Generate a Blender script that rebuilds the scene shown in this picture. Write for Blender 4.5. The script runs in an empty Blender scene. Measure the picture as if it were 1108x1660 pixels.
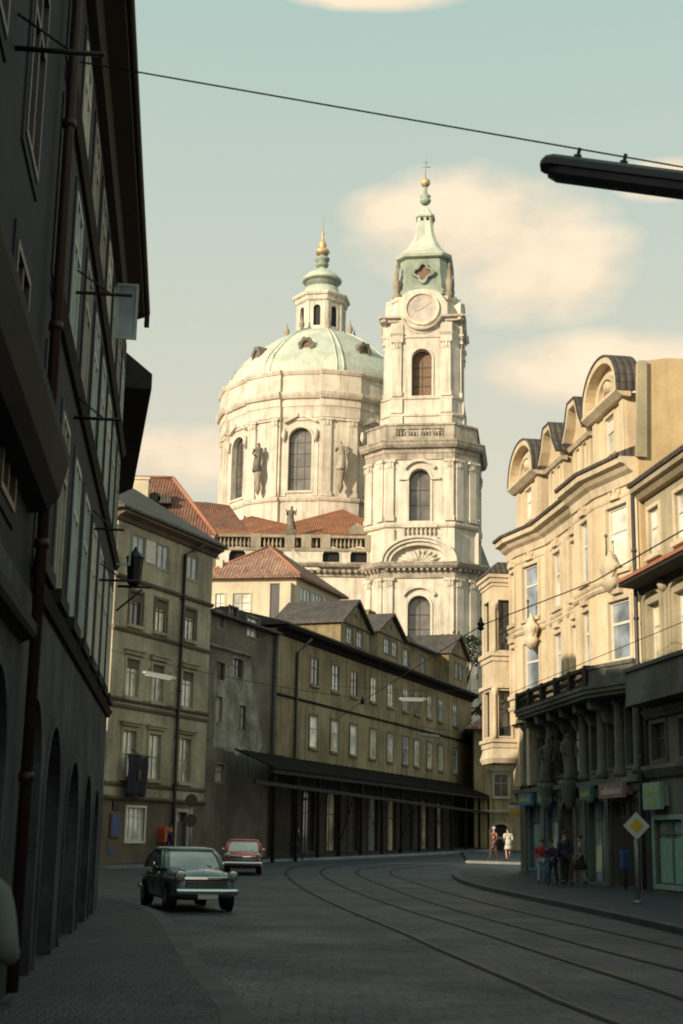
import bpy, bmesh, math, random
from math import sin, cos, tan, pi, radians, atan, sqrt
from mathutils import Vector, Matrix
random.seed(7)
S = bpy.context.scene
COL = S.collection
# ------------------------------------------------------------------ camera model (50 mm lens on the photo's frame)
FOC = 2305.; PITCH = atan(528/2305.); ROLL = radians(1.03); EYE = 1.6
def ray(x, y):
    a = (x-554)/FOC; b = (830-y)/FOC; c, s = cos(ROLL), sin(ROLL)
    a2 = c*a-s*b; b2 = s*a+c*b
    return Vector((a2, cos(PITCH)-b2*sin(PITCH), sin(PITCH)+b2*cos(PITCH)))
def at(x, y, Y):
    r = ray(x, y); return r*(Y/r.y)+Vector((0, 0, EYE))
def hgt(Y):                                  # the road climbs gently beyond 48 m
    return .014*4*math.log(1+math.exp((min(Y, 170)-48)/4))
# ------------------------------------------------------------------ things, parts
def tag(o, label, cat, group=None, kind=None):
    if label: o['label'] = label
    if cat: o['category'] = cat
    if group: o['group'] = group
    if kind: o['kind'] = kind
    return o
def thing(name, label, cat, loc=(0, 0, 0), group=None):
    o = bpy.data.objects.new(name, None); COL.objects.link(o); o.location = loc
    o.empty_display_size = .3
    return tag(o, label, cat, group)
def rootloc(o):
    while o.parent: o = o.parent
    return Vector(o.location)
class MB:
    def __init__(s): s.v = []; s.f = []; s.sm = []; s.cuts = []
    def mark(s): s.cuts.append((len(s.v), len(s.f)))
    def builds(s, name, mat, parent=None):   # one object for each piece that was marked off
        out = []; v0 = f0 = 0
        for v1, f1 in s.cuts+([(len(s.v), len(s.f))] if (not s.cuts or s.cuts[-1][1] < len(s.f)) else []):
            m = MB(); m.v = s.v[v0:v1]; m.f = [[i-v0 for i in f] for f in s.f[f0:f1]]; m.sm = s.sm[f0:f1]; v0, f0 = v1, f1; out.append(m.build(name, mat, parent))
        return out
    def poly(s, pts, smooth=False):
        n = len(s.v); s.v += [Vector(p) for p in pts]; s.f.append(list(range(n, n+len(pts)))); s.sm.append(smooth)
    def box(s, T, a0, a1, b0, b1, c0, c1):
        P = [T(a, b, c) for c in (c0, c1) for a, b in ((a0, b0), (a1, b0), (a1, b1), (a0, b1))]
        n = len(s.v); s.v += [Vector(p) for p in P]
        for q in ((0, 3, 2, 1), (4, 5, 6, 7), (0, 1, 5, 4), (1, 2, 6, 5), (2, 3, 7, 6), (3, 0, 4, 7)):
            s.f.append([n+i for i in q]); s.sm.append(False)
    def loft(s, rings, cap0=True, cap1=True, smooth=False, closed=True):
        n = len(s.v); k = len(rings[0])
        for r in rings: s.v += [Vector(p) for p in r]
        for i in range(len(rings)-1):
            for j in range(k if closed else k-1):
                a = n+i*k+j; b = n+i*k+(j+1) % k
                s.f.append([a, b, b+k, a+k]); s.sm.append(smooth)
        if cap0: s.f.append([n+j for j in range(k)][::-1]); s.sm.append(False)
        if cap1: s.f.append([n+(len(rings)-1)*k+j for j in range(k)]); s.sm.append(False)
    def prism(s, T, pts, c0, c1):            # pts (a,b) swept along c
        s.loft([[T(a, b, c0) for a, b in pts], [T(a, b, c1) for a, b in pts]])
    def strip(s, fr, u0, u1, prof):          # prof (o,z) swept along a facade
        s.loft([[fr(u0, z, o) for o, z in prof], [fr(u1, z, o) for o, z in prof]])
    def lathe(s, prof, c, n=24, smooth=True, caps=True):
        s.loft([[Vector((c[0]+r*cos(2*pi*j/n), c[1]+r*sin(2*pi*j/n), z)) for j in range(n)] for r, z in prof], caps, caps, smooth)
    def tube(s, pts, r, n=8, smooth=True):
        pts = [Vector(p) for p in pts]; rings = []
        rr = r if isinstance(r, (list, tuple)) else [r]*len(pts)
        for i, p in enumerate(pts):
            t = (pts[min(i+1, len(pts)-1)]-pts[max(i-1, 0)]).normalized()
            a = Vector((0, 0, 1)) if abs(t.z) < .9 else Vector((1, 0, 0))
            x = t.cross(a).normalized(); y = t.cross(x)
            rings.append([p+(x*cos(2*pi*j/n)+y*sin(2*pi*j/n))*rr[i] for j in range(n)])
        s.loft(rings, True, True, smooth)
    def sphere(s, c, r, n=12, sq=(1, 1, 1)):
        m = n//2+1
        s.loft([[Vector((c[0]+r*sq[0]*sin(pi*(i+.02)/(m-1+.04))*cos(2*pi*j/n), c[1]+r*sq[1]*sin(pi*(i+.02)/(m-1+.04))*sin(2*pi*j/n), c[2]-r*sq[2]*cos(pi*(i+.02)/(m-1+.04)))) for j in range(n)] for i in range(m)], True, True, True)
    def build(s, name, mat, parent=None, label=None):
        me = bpy.data.meshes.new(name)
        off = rootloc(parent) if parent else Vector((0, 0, 0))
        me.from_pydata([p-off for p in s.v], [], s.f)
        bm = bmesh.new(); bm.from_mesh(me)
        bmesh.ops.recalc_face_normals(bm, faces=bm.faces)
        uv = bm.loops.layers.uv.new('UVMap')
        for f in bm.faces:
            nn = f.normal
            if abs(nn.z) > .97: ux, vx = Vector((1, 0, 0)), Vector((0, 1, 0))
            else:
                ux = Vector((0, 0, 1)).cross(nn).normalized(); vx = nn.cross(ux)
            for l in f.loops:
                p = l.vert.co+off; l[uv].uv = (p.dot(ux), p.dot(vx))
        bm.to_mesh(me); bm.free()
        if len(me.polygons) == len(s.sm): me.polygons.foreach_set('use_smooth', s.sm)
        me.materials.append(mat)
        o = bpy.data.objects.new(name, me); COL.objects.link(o)
        if parent: o.parent = parent
        if label: o['label'] = label
        return o
def copytree(o, parent=None, loc=None):
    c = o.copy(); COL.objects.link(c); c.parent = parent
    if loc is not None: c.location = loc
    for ch in list(o.children): copytree(ch, c)
    return c
W = lambda x, y, z: Vector((x, y, z))
class Fr:                                    # a facade: u along the wall, z up, o out of the wall
    def __init__(s, p, d, flip=1):
        s.p = Vector((p[0], p[1], 0)); dd = Vector((d[0], d[1], 0)).normalized(); s.d = dd
        s.n = Vector((dd.y, -dd.x, 0))*flip
    def __call__(s, u, z, o=0): return s.p+s.d*u+s.n*o+Vector((0, 0, z))
    def shift(s, u, o=0): q = Fr((0, 0), (1, 0)); q.p = s.p+s.d*u+s.n*o; q.d = s.d; q.n = s.n; return q
    def between(s, u0, o0, u1, o1):
        a, b = s(u0, 0, o0), s(u1, 0, o1); q = Fr(a, b-a)
        if q.n.dot(s.n) < 0: q.n = -q.n
        q.L = (b-a).length; return q
# ------------------------------------------------------------------ materials
def newmat(name):
    m = bpy.data.materials.new(name); m.use_nodes = True; nt = m.node_tree
    return m, nt, nt.nodes['Principled BSDF']
def nd(nt, t, **kw):
    n = nt.nodes.new(t)
    for k, v in kw.items():
        if k in n.inputs: n.inputs[k].default_value = v
        else: setattr(n, k, v)
    return n
def ramp(nt, src, a, b, ca, cb):
    r = nt.nodes.new('ShaderNodeValToRGB'); e = r.color_ramp.elements
    e[0].position = a; e[1].position = b; e[0].color = (*ca, 1) if len(ca) == 3 else ca; e[1].color = (*cb, 1) if len(cb) == 3 else cb
    nt.links.new(src, r.inputs[0]); return r.outputs[0]
def mix(nt, fac, a, b, mode='MIX'):
    m = nt.nodes.new('ShaderNodeMixRGB'); m.blend_type = mode
    for i, x in ((0, fac), (1, a), (2, b)):
        if hasattr(x, 'is_linked'): nt.links.new(x, m.inputs[i])
        elif i == 0: m.inputs[0].default_value = x
        else: m.inputs[i].default_value = (*x, 1)
    return m.outputs[0]
def plaster(name, col, var=.22, streak=.25, rough=.88, bump=.25, scale=1., dirt=(.55, .52, .47), spec=.25):
    m, nt, b = newmat(name); L = nt.links.new
    g = nd(nt, 'ShaderNodeNewGeometry'); P = g.outputs['Position']
    n1 = nd(nt, 'ShaderNodeTexNoise', Scale=.45*scale, Detail=9., Roughness=.65); L(P, n1.inputs['Vector'])
    mp = nd(nt, 'ShaderNodeMapping'); mp.inputs['Scale'].default_value = (1.8*scale, 1.8*scale, .16*scale); L(P, mp.inputs[0])
    n2 = nd(nt, 'ShaderNodeTexNoise', Scale=1.3, Detail=7., Roughness=.7); L(mp.outputs[0], n2.inputs['Vector'])
    n3 = nd(nt, 'ShaderNodeTexNoise', Scale=9*scale, Detail=6., Roughness=.7); L(P, n3.inputs['Vector'])
    c = mix(nt, 1., col, ramp(nt, n1.outputs[0], .37, .63, (1-var,)*3, (1+var*.4,)*3), 'MULTIPLY')
    c = mix(nt, 1., c, ramp(nt, n3.outputs[0], .36, .66, (1-var*.45,)*3, (1+var*.2,)*3), 'MULTIPLY')
    c = mix(nt, ramp(nt, n2.outputs[0], .47, .66, (0, 0, 0), (streak,)*3), c, mix(nt, 1., c, dirt, 'MULTIPLY'))
    L(c, b.inputs['Base Color']); b.inputs['Roughness'].default_value = rough; b.inputs['Specular IOR Level'].default_value = spec
    bp = nd(nt, 'ShaderNodeBump', Strength=bump, Distance=.02); L(n3.outputs[0], bp.inputs['Height']); L(bp.outputs[0], b.inputs['Normal'])
    return m
def tiles(name, col, col2, ru=.24, rv=.34, bump=.8, rough=.85):
    m, nt, b = newmat(name); L = nt.links.new
    uv = nd(nt, 'ShaderNodeTexCoord').outputs['UV']
    br = nd(nt, 'ShaderNodeTexBrick'); br.inputs['Scale'].default_value = 1; br.inputs['Brick Width'].default_value = ru; br.inputs['Row Height'].default_value = rv
    br.inputs['Mortar Size'].default_value = .025; br.inputs['Mortar Smooth'].default_value = .4; br.offset = 0.
    br.inputs['Color1'].default_value = (*col, 1); br.inputs['Color2'].default_value = (*col2, 1); br.inputs['Mortar'].default_value = (*[x*.5 for x in col], 1); br.inputs['Bias'].default_value = 0
    L(uv, br.inputs['Vector'])
    g = nd(nt, 'ShaderNodeNewGeometry'); n1 = nd(nt, 'ShaderNodeTexNoise', Scale=.7, Detail=8., Roughness=.65); L(g.outputs['Position'], n1.inputs['Vector'])
    c = mix(nt, 1., br.outputs[0], ramp(nt, n1.outputs[0], .32, .7, (.62, .62, .65), (1.1, 1.05, 1.0)), 'MULTIPLY')
    L(c, b.inputs['Base Color']); b.inputs['Roughness'].default_value = rough; b.inputs['Specular IOR Level'].default_value = .2
    w = nd(nt, 'ShaderNodeTexWave'); w.wave_type = 'BANDS'; w.bands_direction = 'X'; w.inputs['Scale'].default_value = .314/ru; L(uv, w.inputs['Vector'])
    bp = nd(nt, 'ShaderNodeBump', Strength=bump, Distance=.06); L(w.outputs['Fac'], bp.inputs['Height'])
    bp2 = nd(nt, 'ShaderNodeBump', Strength=.6, Distance=.03); L(br.outputs['Fac'], bp2.inputs['Height']); bp2.invert = True; L(bp.outputs[0], bp2.inputs['Normal']); L(bp2.outputs[0], b.inputs['Normal'])
    return m
def setts(name, col, scale, var=.4, rough=.62, bump=.5, spec=.4):
    m, nt, b = newmat(name); L = nt.links.new
    P = nd(nt, 'ShaderNodeNewGeometry').outputs['Position']
    v = nd(nt, 'ShaderNodeTexVoronoi', Scale=scale, Randomness=.55); v.feature = 'F1'; L(P, v.inputs['Vector'])
    e = nd(nt, 'ShaderNodeTexVoronoi', Scale=scale, Randomness=.55); e.feature = 'DISTANCE_TO_EDGE'; L(P, e.inputs['Vector'])
    n1 = nd(nt, 'ShaderNodeTexNoise', Scale=.35, Detail=9., Roughness=.68); L(P, n1.inputs['Vector'])
    bw = nd(nt, 'ShaderNodeRGBToBW'); L(v.outputs['Color'], bw.inputs[0])
    c = mix(nt, 1., col, ramp(nt, bw.outputs[0], .15, .85, (1-var,)*3, (1+var,)*3), 'MULTIPLY')
    c = mix(nt, 1., c, ramp(nt, n1.outputs[0], .3, .72, (.55, .56, .6), (1.25, 1.22, 1.15)), 'MULTIPLY')
    c = mix(nt, 1., c, ramp(nt, e.outputs['Distance'], .0, .09, (.4, .38, .36), (1, 1, 1)), 'MULTIPLY')
    L(c, b.inputs['Base Color']); b.inputs['Specular IOR Level'].default_value = spec
    L(ramp(nt, n1.outputs[0], .35, .7, (rough-.12,)*3, (rough+.2,)*3), b.inputs['Roughness'])
    bp = nd(nt, 'ShaderNodeBump', Strength=bump, Distance=.02); L(ramp(nt, e.outputs['Distance'], 0, .16, (0, 0, 0), (1, 1, 1)), bp.inputs['Height']); L(bp.outputs[0], b.inputs['Normal'])
    return m
def simple(name, col, rough=.6, metal=0., coat=0., spec=.4, nscale=4., var=.2, bump=.08):
    m, nt, b = newmat(name); L = nt.links.new
    P = nd(nt, 'ShaderNodeNewGeometry').outputs['Position']
    n1 = nd(nt, 'ShaderNodeTexNoise', Scale=nscale, Detail=7., Roughness=.65); L(P, n1.inputs['Vector'])
    L(mix(nt, 1., col, ramp(nt, n1.outputs[0], .3, .7, (1-var,)*3, (1+var*.5,)*3), 'MULTIPLY'), b.inputs['Base Color'])
    b.inputs['Roughness'].default_value = rough; b.inputs['Metallic'].default_value = metal; b.inputs['Coat Weight'].default_value = coat; b.inputs['Coat Roughness'].default_value = .08
    b.inputs['Specular IOR Level'].default_value = spec
    if bump:
        bp = nd(nt, 'ShaderNodeBump', Strength=bump, Distance=.02); L(n1.outputs[0], bp.inputs['Height']); L(bp.outputs[0], b.inputs['Normal'])
    return m
def pane(name, col, rough=.07, wav=.12, ior=1.9):
    m, nt, b = newmat(name); L = nt.links.new
    P = nd(nt, 'ShaderNodeNewGeometry').outputs['Position']
    n1 = nd(nt, 'ShaderNodeTexNoise', Scale=1.6, Detail=3.); L(P, n1.inputs['Vector'])
    n2 = nd(nt, 'ShaderNodeTexNoise', Scale=.9, Detail=4.); L(P, n2.inputs['Vector'])
    L(mix(nt, 1., col, ramp(nt, n2.outputs[0], .35, .65, (.35, .35, .35), (1.2, 1.2, 1.2)), 'MULTIPLY'), b.inputs['Base Color'])
    b.inputs['Roughness'].default_value = .6; b.inputs['Coat Weight'].default_value = 1.; b.inputs['Coat Roughness'].default_value = rough; b.inputs['Coat IOR'].default_value = ior
    bp = nd(nt, 'ShaderNodeBump', Strength=wav, Distance=.05); L(n1.outputs[0], bp.inputs['Height']); L(bp.outputs[0], b.inputs['Coat Normal'])
    return m
M = dict(
 church=plaster('church_stone', (.69, .63, .525), var=.2, streak=.62, bump=.4, dirt=(.50, .45, .38)),
 churchmid=plaster('church_sooty_stone', (.46, .41, .33), var=.4, streak=.8, scale=1.4, dirt=(.4, .37, .33)),
 churchdk=plaster('church_weathered_stone', (.36, .31, .23), var=.3, streak=.5),
 statue=plaster('statue_stone', (.20, .175, .14), var=.4, streak=.4, scale=3),
 copper=plaster('copper_patina', (.58, .61, .51), var=.2, streak=.6, rough=.6, dirt=(.62, .74, .66), bump=.2),
 copperdk=plaster('dark_copper', (.34, .39, .32), var=.3, streak=.4, rough=.55, dirt=(.5, .6, .55)),
 gold=simple('gilding', (.68, .48, .25), rough=.55, metal=.5, var=.3),
 clock=plaster('clock_face', (.52, .48, .44), var=.2, streak=.2),
 orange=tiles('orange_roof_tiles', (.42, .20, .115), (.34, .155, .09)),
 brown=tiles('brown_roof_tiles', (.27, .145, .10), (.20, .105, .07)),
 hip=tiles('mottled_roof_tiles', (.46, .29, .21), (.28, .16, .12), bump=.5),
 slate=tiles('dark_roof_slates', (.13, .115, .10), (.09, .08, .075), bump=.4, rough=.65),
 edge=simple('ridge_tiles', (.40, .17, .10), rough=.9),
 ochre3=plaster('grey_ochre_plaster', (.44, .395, .28), var=.34, streak=.6, dirt=(.55, .52, .5)),
 ochre5=plaster('ochre_plaster', (.32, .255, .145), var=.36, streak=.9, dirt=(.5, .48, .42)),
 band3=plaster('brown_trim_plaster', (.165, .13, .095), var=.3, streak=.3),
 dark4=plaster('dark_bare_plaster', (.19, .165, .13), var=.4, streak=.5),
 pale4=plaster('pale_patched_plaster', (.34, .32, .26), var=.55, streak=.6, scale=1.8),
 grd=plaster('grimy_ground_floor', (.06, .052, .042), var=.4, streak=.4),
 cream7=plaster('cream_plaster', (.62, .55, .40), var=.18, streak=.25),
 cream=plaster('warm_cream_plaster', (.68, .55, .365), var=.2, streak=.45, dirt=(.66, .6, .5)),
 creamtr=plaster('cream_stucco_trim', (.64, .545, .39), var=.2, streak=.5, dirt=(.55, .5, .42)),
 fire=plaster('firewall_plaster', (.60, .45, .25), var=.2, streak=.3),
 grime_shade=plaster('sooty_shaded_stucco', (.145, .15, .125), var=.4, streak=.5),  # soot, and painted shade where the balcony parapet uses it
 nb=plaster('sooty_cream_stucco', (.40, .35, .235), var=.25, streak=.4),
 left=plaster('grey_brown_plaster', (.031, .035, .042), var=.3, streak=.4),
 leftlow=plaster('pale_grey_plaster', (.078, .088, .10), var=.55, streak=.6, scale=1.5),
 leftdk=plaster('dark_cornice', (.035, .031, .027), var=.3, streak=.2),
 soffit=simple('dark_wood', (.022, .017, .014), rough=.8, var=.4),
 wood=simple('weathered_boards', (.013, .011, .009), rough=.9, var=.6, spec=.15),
 pipe=simple('red_brown_pipe', (.036, .016, .014), rough=.5, var=.3),
 pipegrey=simple('grey_pipe', (.06, .06, .062), rough=.5, var=.3),
 iron=simple('black_iron', (.012, .012, .013), rough=.5, metal=.3),
 steel=simple('rail_steel', (.022, .022, .024), rough=.85, var=.3, spec=.15),
 white=simple('white_paint', (.62, .60, .52), rough=.5, var=.15),
 frame=simple('painted_frame', (.33, .32, .26), rough=.5, var=.2),
 framedk=simple('dark_window_frame', (.07, .055, .045), rough=.5, var=.3),
 teal=simple('pale_green_frame', (.42, .50, .46), rough=.5, var=.25),
 portal=simple('dark_portal_boards', (.012, .011, .009), rough=.8, var=.4),
 glass=pane('dark_glass', (.03, .033, .036)),
 glassb=pane('bluish_glass', (.33, .40, .46)),
 glassc=pane('warm_reflection_glass', (.66, .61, .42)),  # bright reflections painted in as a pale diffuse base
 glassw=pane('white_reflection_glass', (.80, .78, .66)),  # whiter base, reflected brightness again put into the colour
 churchglass=pane('leaded_glass', (.10, .095, .08), rough=.2),
 woodwin=simple('wooden_louvre', (.20, .125, .08), rough=.7, var=.3),
 cobble=setts('granite_setts', (.038, .048, .064), 6.6, var=.4, bump=.6),
 mosaic=setts('mosaic_pavement', (.042, .051, .066), 10., var=.4, rough=.7),
 kerb=plaster('granite_kerb', (.078, .084, .09), var=.35, streak=.1, rough=.7, scale=2),
 black=simple('rubber', (.012, .012, .012), rough=.7),
 chrome=simple('chrome', (.72, .72, .70), rough=.16, metal=1., var=.08, bump=0),
 carglass=pane('car_glass', (.46, .46, .38), rough=.04, wav=.04, ior=2.5),  # pale base colour stands for sky reflected in the windscreen
 grey=simple('grey_green_car_paint', (.17, .235, .235), rough=.35, coat=1., var=.15, nscale=9., bump=.01),
 red=simple('red_car_paint', (.55, .06, .045), rough=.4, coat=.9, var=.15, nscale=9., bump=.01),
 headlens=simple('headlamp_lens', (.30, .30, .28), rough=.15, coat=1.), kerbfar=plaster('pale_kerb', (.23, .24, .24), var=.3, streak=.1, rough=.7, scale=2),
 lamp=simple('lamp_glass', (.42, .42, .38), rough=.2, coat=.5),
 yellow=simple('yellow_enamel', (.62, .42, .03), rough=.4),
 signwhite=simple('white_enamel', (.62, .63, .60), rough=.4),
 galv=simple('galvanised_steel', (.27, .30, .29), rough=.5, metal=.4, var=.25),
 orangebox=simple('orange_paint', (.50, .075, .02), rough=.45),
 blue=simple('blue_paint', (.03, .07, .20), rough=.5),
 navy=simple('navy_cloth', (.014, .017, .028), rough=.9, var=.4, nscale=8.),
 emblem=simple('faded_gold_cloth', (.085, .075, .045), rough=.9),
 green=simple('green_shop_paint', (.08, .15, .125), rough=.5, var=.3),
 greenlt=simple('pale_green_panel', (.24, .38, .31), rough=.5, var=.3),
 shopblue=simple('blue_shop_panel', (.09, .19, .27), rough=.5, var=.3),
 shopyel=simple('yellow_green_panel', (.48, .5, .10), rough=.5, var=.3),
 maroon=simple('faded_maroon_board', (.25, .15, .15), rough=.6, var=.3),
 brownshop=simple('brown_shop_front', (.075, .055, .045), rough=.6, var=.4),
 lampbody=simple('dark_lamp_housing', (.022, .022, .026), rough=.45, var=.3),
 lampdiff=simple('dusty_lamp_cover', (.05, .048, .055), rough=.35, var=.3),
 skin=simple('skin', (.42, .24, .17), rough=.6, var=.1), hair=simple('grey_white_hair', (.5, .47, .42), rough=.8), hairdk=simple('dark_hair', (.03, .022, .017), rough=.7),
 cbrown=simple('brown_cloth', (.10, .042, .026), rough=.9), ccream=simple('cream_cloth', (.58, .54, .43), rough=.9), cred=simple('red_cloth', (.32, .025, .03), rough=.9),
 cnavy=simple('dark_blue_cloth', (.03, .035, .06), rough=.9), cgrey=simple('grey_cloth', (.17, .20, .20), rough=.9), cdark=simple('dark_cloth', (.03, .028, .026), rough=.9), cpale=simple('pale_coat', (.13, .145, .145), rough=.9), cblue=simple('pale_blue_cloth', (.25, .33, .38), rough=.9),
 leafd=simple('dark_leaves', (.028, .042, .022), rough=.6, var=.5, nscale=1.2), bark=simple('bark', (.06, .045, .035), rough=.9),
)
# ------------------------------------------------------------------ walls and windows
NARC = 14
def arcpts(u0, u1, zs, r):
    um, w = (u0+u1)/2, (u1-u0)/2
    return [(um-w*cos(pi*i/NARC), zs+r*sin(pi*i/NARC)) for i in range(NARC+1)]
def holeout(h):
    u0, u1, z0, z1 = h[:4]; r = h[4] if len(h) > 4 else 0
    if r: return [(u1, z0), (u0, z0)]+arcpts(u0, u1, z1-r, r)
    return [(u1, z0), (u0, z0), (u0, z1), (u1, z1)]
def wallsheet(mb, fr, u0, u1, z0, z1, holes=(), d=.2):
    us = sorted(set([u0, u1]+[x for h in holes for x in h[:2] if u0 < x < u1])); zs = sorted(set([z0, z1]+[x for h in holes for x in h[2:4] if z0 < x < z1]))
    for i in range(len(us)-1):
        for j in range(len(zs)-1):
            um, zm = (us[i]+us[i+1])/2, (zs[j]+zs[j+1])/2
            if any(h[0] < um < h[1] and h[2] < zm < h[3] for h in holes): continue
            mb.poly([fr(us[i], zs[j]), fr(us[i+1], zs[j]), fr(us[i+1], zs[j+1]), fr(us[i], zs[j+1])])
    for h in holes:
        out = holeout(h)
        if len(h) > 4 and h[4]:
            a = arcpts(h[0], h[1], h[3]-h[4], h[4]); m = NARC//2
            mb.poly([fr(h[0], h[3])]+[fr(*p) for p in a[:m+1]]); mb.poly([fr(h[1], h[3])]+[fr(*p) for p in a[m:]][::-1])
        for i in range(len(out)):
            p, q = out[i], out[(i+1) % len(out)]
            mb.poly([fr(*p), fr(*q), fr(q[0], q[1], -d), fr(p[0], p[1], -d)])
def body(mb, fr, u0, u1, z0, z1, depth, front=0.):
    a, b, c, e = (u0, front), (u1, front), (u1, -depth), (u0, -depth)
    for (p, q) in ((a, e), (e, c), (c, b)):
        mb.poly([fr(p[0], z0, p[1]), fr(q[0], z0, q[1]), fr(q[0], z1, q[1]), fr(p[0], z1, p[1])])
    mb.poly([fr(x[0], z1, x[1]) for x in (a, b, c, e)])
def ring(mb, fr, h, t, o0, o1, inner=0.):    # a flat band round an opening (outside it when inner=0)
    def exp(h, e):
        r = h[4] if len(h) > 4 else 0
        return (h[0]-e, h[1]+e, h[2]-e, h[3]+e, (r+e) if r else 0)
    A, B = holeout(exp(h, inner)), holeout(exp(h, inner+t))
    n = len(A)
    for i in range(n):
        j = (i+1) % n
        q = [A[i], A[j], B[j], B[i]]
        P0 = [fr(x[0], x[1], o0) for x in q]; P1 = [fr(x[0], x[1], o1) for x in q]
        mb.poly(P1); mb.poly(P0[::-1])
        mb.poly([P0[0], P0[1], P1[1], P1[0]]); mb.poly([P0[2], P0[3], P1[3], P1[2]])
def window(root, fr, h, d=.18, glass='glass', fm='frame', mull=1, trans=(.66,), surround=None, sw=.12, sill='', lintel=0., name='window', t=.06, so=.05):
    u0, u1, z0, z1 = h[:4]; r = h[4] if len(h) > 4 else 0
    mb = MB(); ring(mb, fr, h, t, -d+.004, -d+.07, -t)
    zt = z1-r*.55 if r else z1
    for k in range(mull):
        um = u0+(u1-u0)*(k+1)/(mull+1); mb.box(fr, um-t*.45, um+t*.45, z0+t, z1-t, -d+.008, -d+.062)
    for f in trans:
        zz = z0+(z1-z0)*f; mb.box(fr, u0+t, u1-t, zz-t*.5, zz+t*.5, -d+.006, -d+.066)
    f = mb.build(name, M[fm], root)
    p = MB(); p.poly([fr(x[0], x[1], -d+.025) for x in holeout(h)]); p.build('pane', M[glass], f)
    if surround:
        s = MB(); ring(s, fr, h, sw, -.01, so)
        if lintel:
            s.box(fr, u0-sw-.1, u1+sw+.1, z1+sw+.05, z1+sw+.05+lintel, -.01, .16); s.box(fr, u0-sw-.18, u1+sw+.18, z1+sw+.051+lintel, z1+sw+.12+lintel, -.012, .24)
        s.build('surround', M[surround], f)
    if sill:
        s = MB(); s.box(fr, u0-.14, u1+.14, z0-.15, z0-.002, -d+.075, .14); s.build('sill', M[sill], f)
    return f
def gableroof(fr, u0, u1, ze, depth, rise, over=.5, th=.16, gov=.2):
    mb = MB(); k = rise/(depth/2); m = -depth/2
    prof = [(over, ze-over*k), (m, ze+rise), (-depth-over, ze-over*k), (-depth-over, ze-over*k-th), (m, ze+rise-th*1.2), (over, ze-over*k-th)]
    mb.strip(fr, u0-gov, u1+gov, prof); return mb
def hiproof(fr, u0, u1, ze, depth, rise, over=.4, th=.15, inset=None):
    mb = MB(); ins = inset if inset is not None else depth/2
    a = [(u0-over, over), (u1+over, over), (u1+over, -depth-over), (u0-over, -depth-over)]
    r = [(u0+ins, -depth/2), (u1-ins, -depth/2)]
    A = [fr(u, ze, o) for u, o in a]; B = [fr(u, ze-th, o) for u, o in a]; R = [fr(u, ze+rise, o) for u, o in r]
    mb.poly([A[0], A[1], R[1], R[0]]); mb.poly([A[1], A[2], R[1]]); mb.poly([A[2], A[3], R[0], R[1]]); mb.poly([A[3], A[0], R[0]])
    for i in range(4): mb.poly([A[i], A[(i+1) % 4], B[(i+1) % 4], B[i]])
    mb.poly(B[::-1]); return mb
def downpipe(root, pts, mat, r=.07, name='downpipe'):
    mb = MB(); mb.tube(pts, r, 8)
    for a, b in zip(pts[:-1], pts[1:]):
        a, b = Vector(a), Vector(b)
        if (b-a).length > 3:
            for k in range(1, int((b-a).length//2.2)+1):
                p = a+(b-a).normalized()*k*2.2; q = (b-a).normalized()*.04; mb.tube([p-q, p+q], r*1.35, 8)
    return mb.build(name, M[mat], root)
# ------------------------------------------------------------------ camera, light, sky
cd = bpy.data.cameras.new('camera'); cam = bpy.data.objects.new('camera', cd); COL.objects.link(cam); S.camera = cam
c_, s_, cp, sp = cos(ROLL), sin(ROLL), cos(PITCH), sin(PITCH)
R_ = Vector((c_, -s_*sp, s_*cp)); U_ = Vector((-s_, -c_*sp, c_*cp)); F_ = Vector((0, cp, sp))
cam.matrix_world = Matrix(((R_.x, U_.x, -F_.x, 0), (R_.y, U_.y, -F_.y, 0), (R_.z, U_.z, -F_.z, EYE), (0, 0, 0, 1)))
cd.sensor_fit = 'VERTICAL'; cd.sensor_height = 36.; cd.lens = FOC/1660*36; cd.clip_end = 3000; cd.clip_start = .1
cd.dof.use_dof = True; cd.dof.focus_distance = 95.; cd.dof.aperture_fstop = 4.
SUNEL = radians(18.5); LH = Vector((-.715, -.70, 0)).normalized()
Ls = Vector((LH.x*cos(SUNEL), LH.y*cos(SUNEL), sin(SUNEL)))
ld = bpy.data.lights.new('sun', 'SUN'); ld.energy = 5.0; ld.angle = radians(.55); ld.color = (1., .84, .64)
sun = bpy.data.objects.new('sun', ld); COL.objects.link(sun); sun.rotation_euler = (-Ls).to_track_quat('-Z', 'Y').to_euler(); sun.location = Ls*200
w = bpy.data.worlds.new('World'); S.world = w; w.use_nodes = True; nt = w.node_tree; L = nt.links.new
bg = nt.nodes['Background']; bg.inputs[1].default_value = .1
sky = nt.nodes.new('ShaderNodeTexSky'); sky.sky_type = 'NISHITA'; sky.sun_disc = False; sky.sun_elevation = SUNEL; sky.sun_rotation = math.atan2(LH.x, LH.y); sky.dust_density = 3.; sky.air_density = 1.2
tc = nt.nodes.new('ShaderNodeTexCoord')
skyc = mix(nt, 1., sky.outputs[0], (SKYT[0], SKYT[1], SKYT[2]) if 'SKYT' in globals() else (1.15, .95, .62), 'MULTIPLY')
sep = nt.nodes.new('ShaderNodeSeparateXYZ'); L(tc.outputs['Generated'], sep.inputs[0])
# warm evening haze low over the roofs, pale grey-green higher up
elev = ramp(nt, sep.outputs['Z'], .25, .57, (7.2, 6.9, 5.7), (4.3, 6.0, 5.6))
base = mix(nt, .86, skyc, elev)
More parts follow.
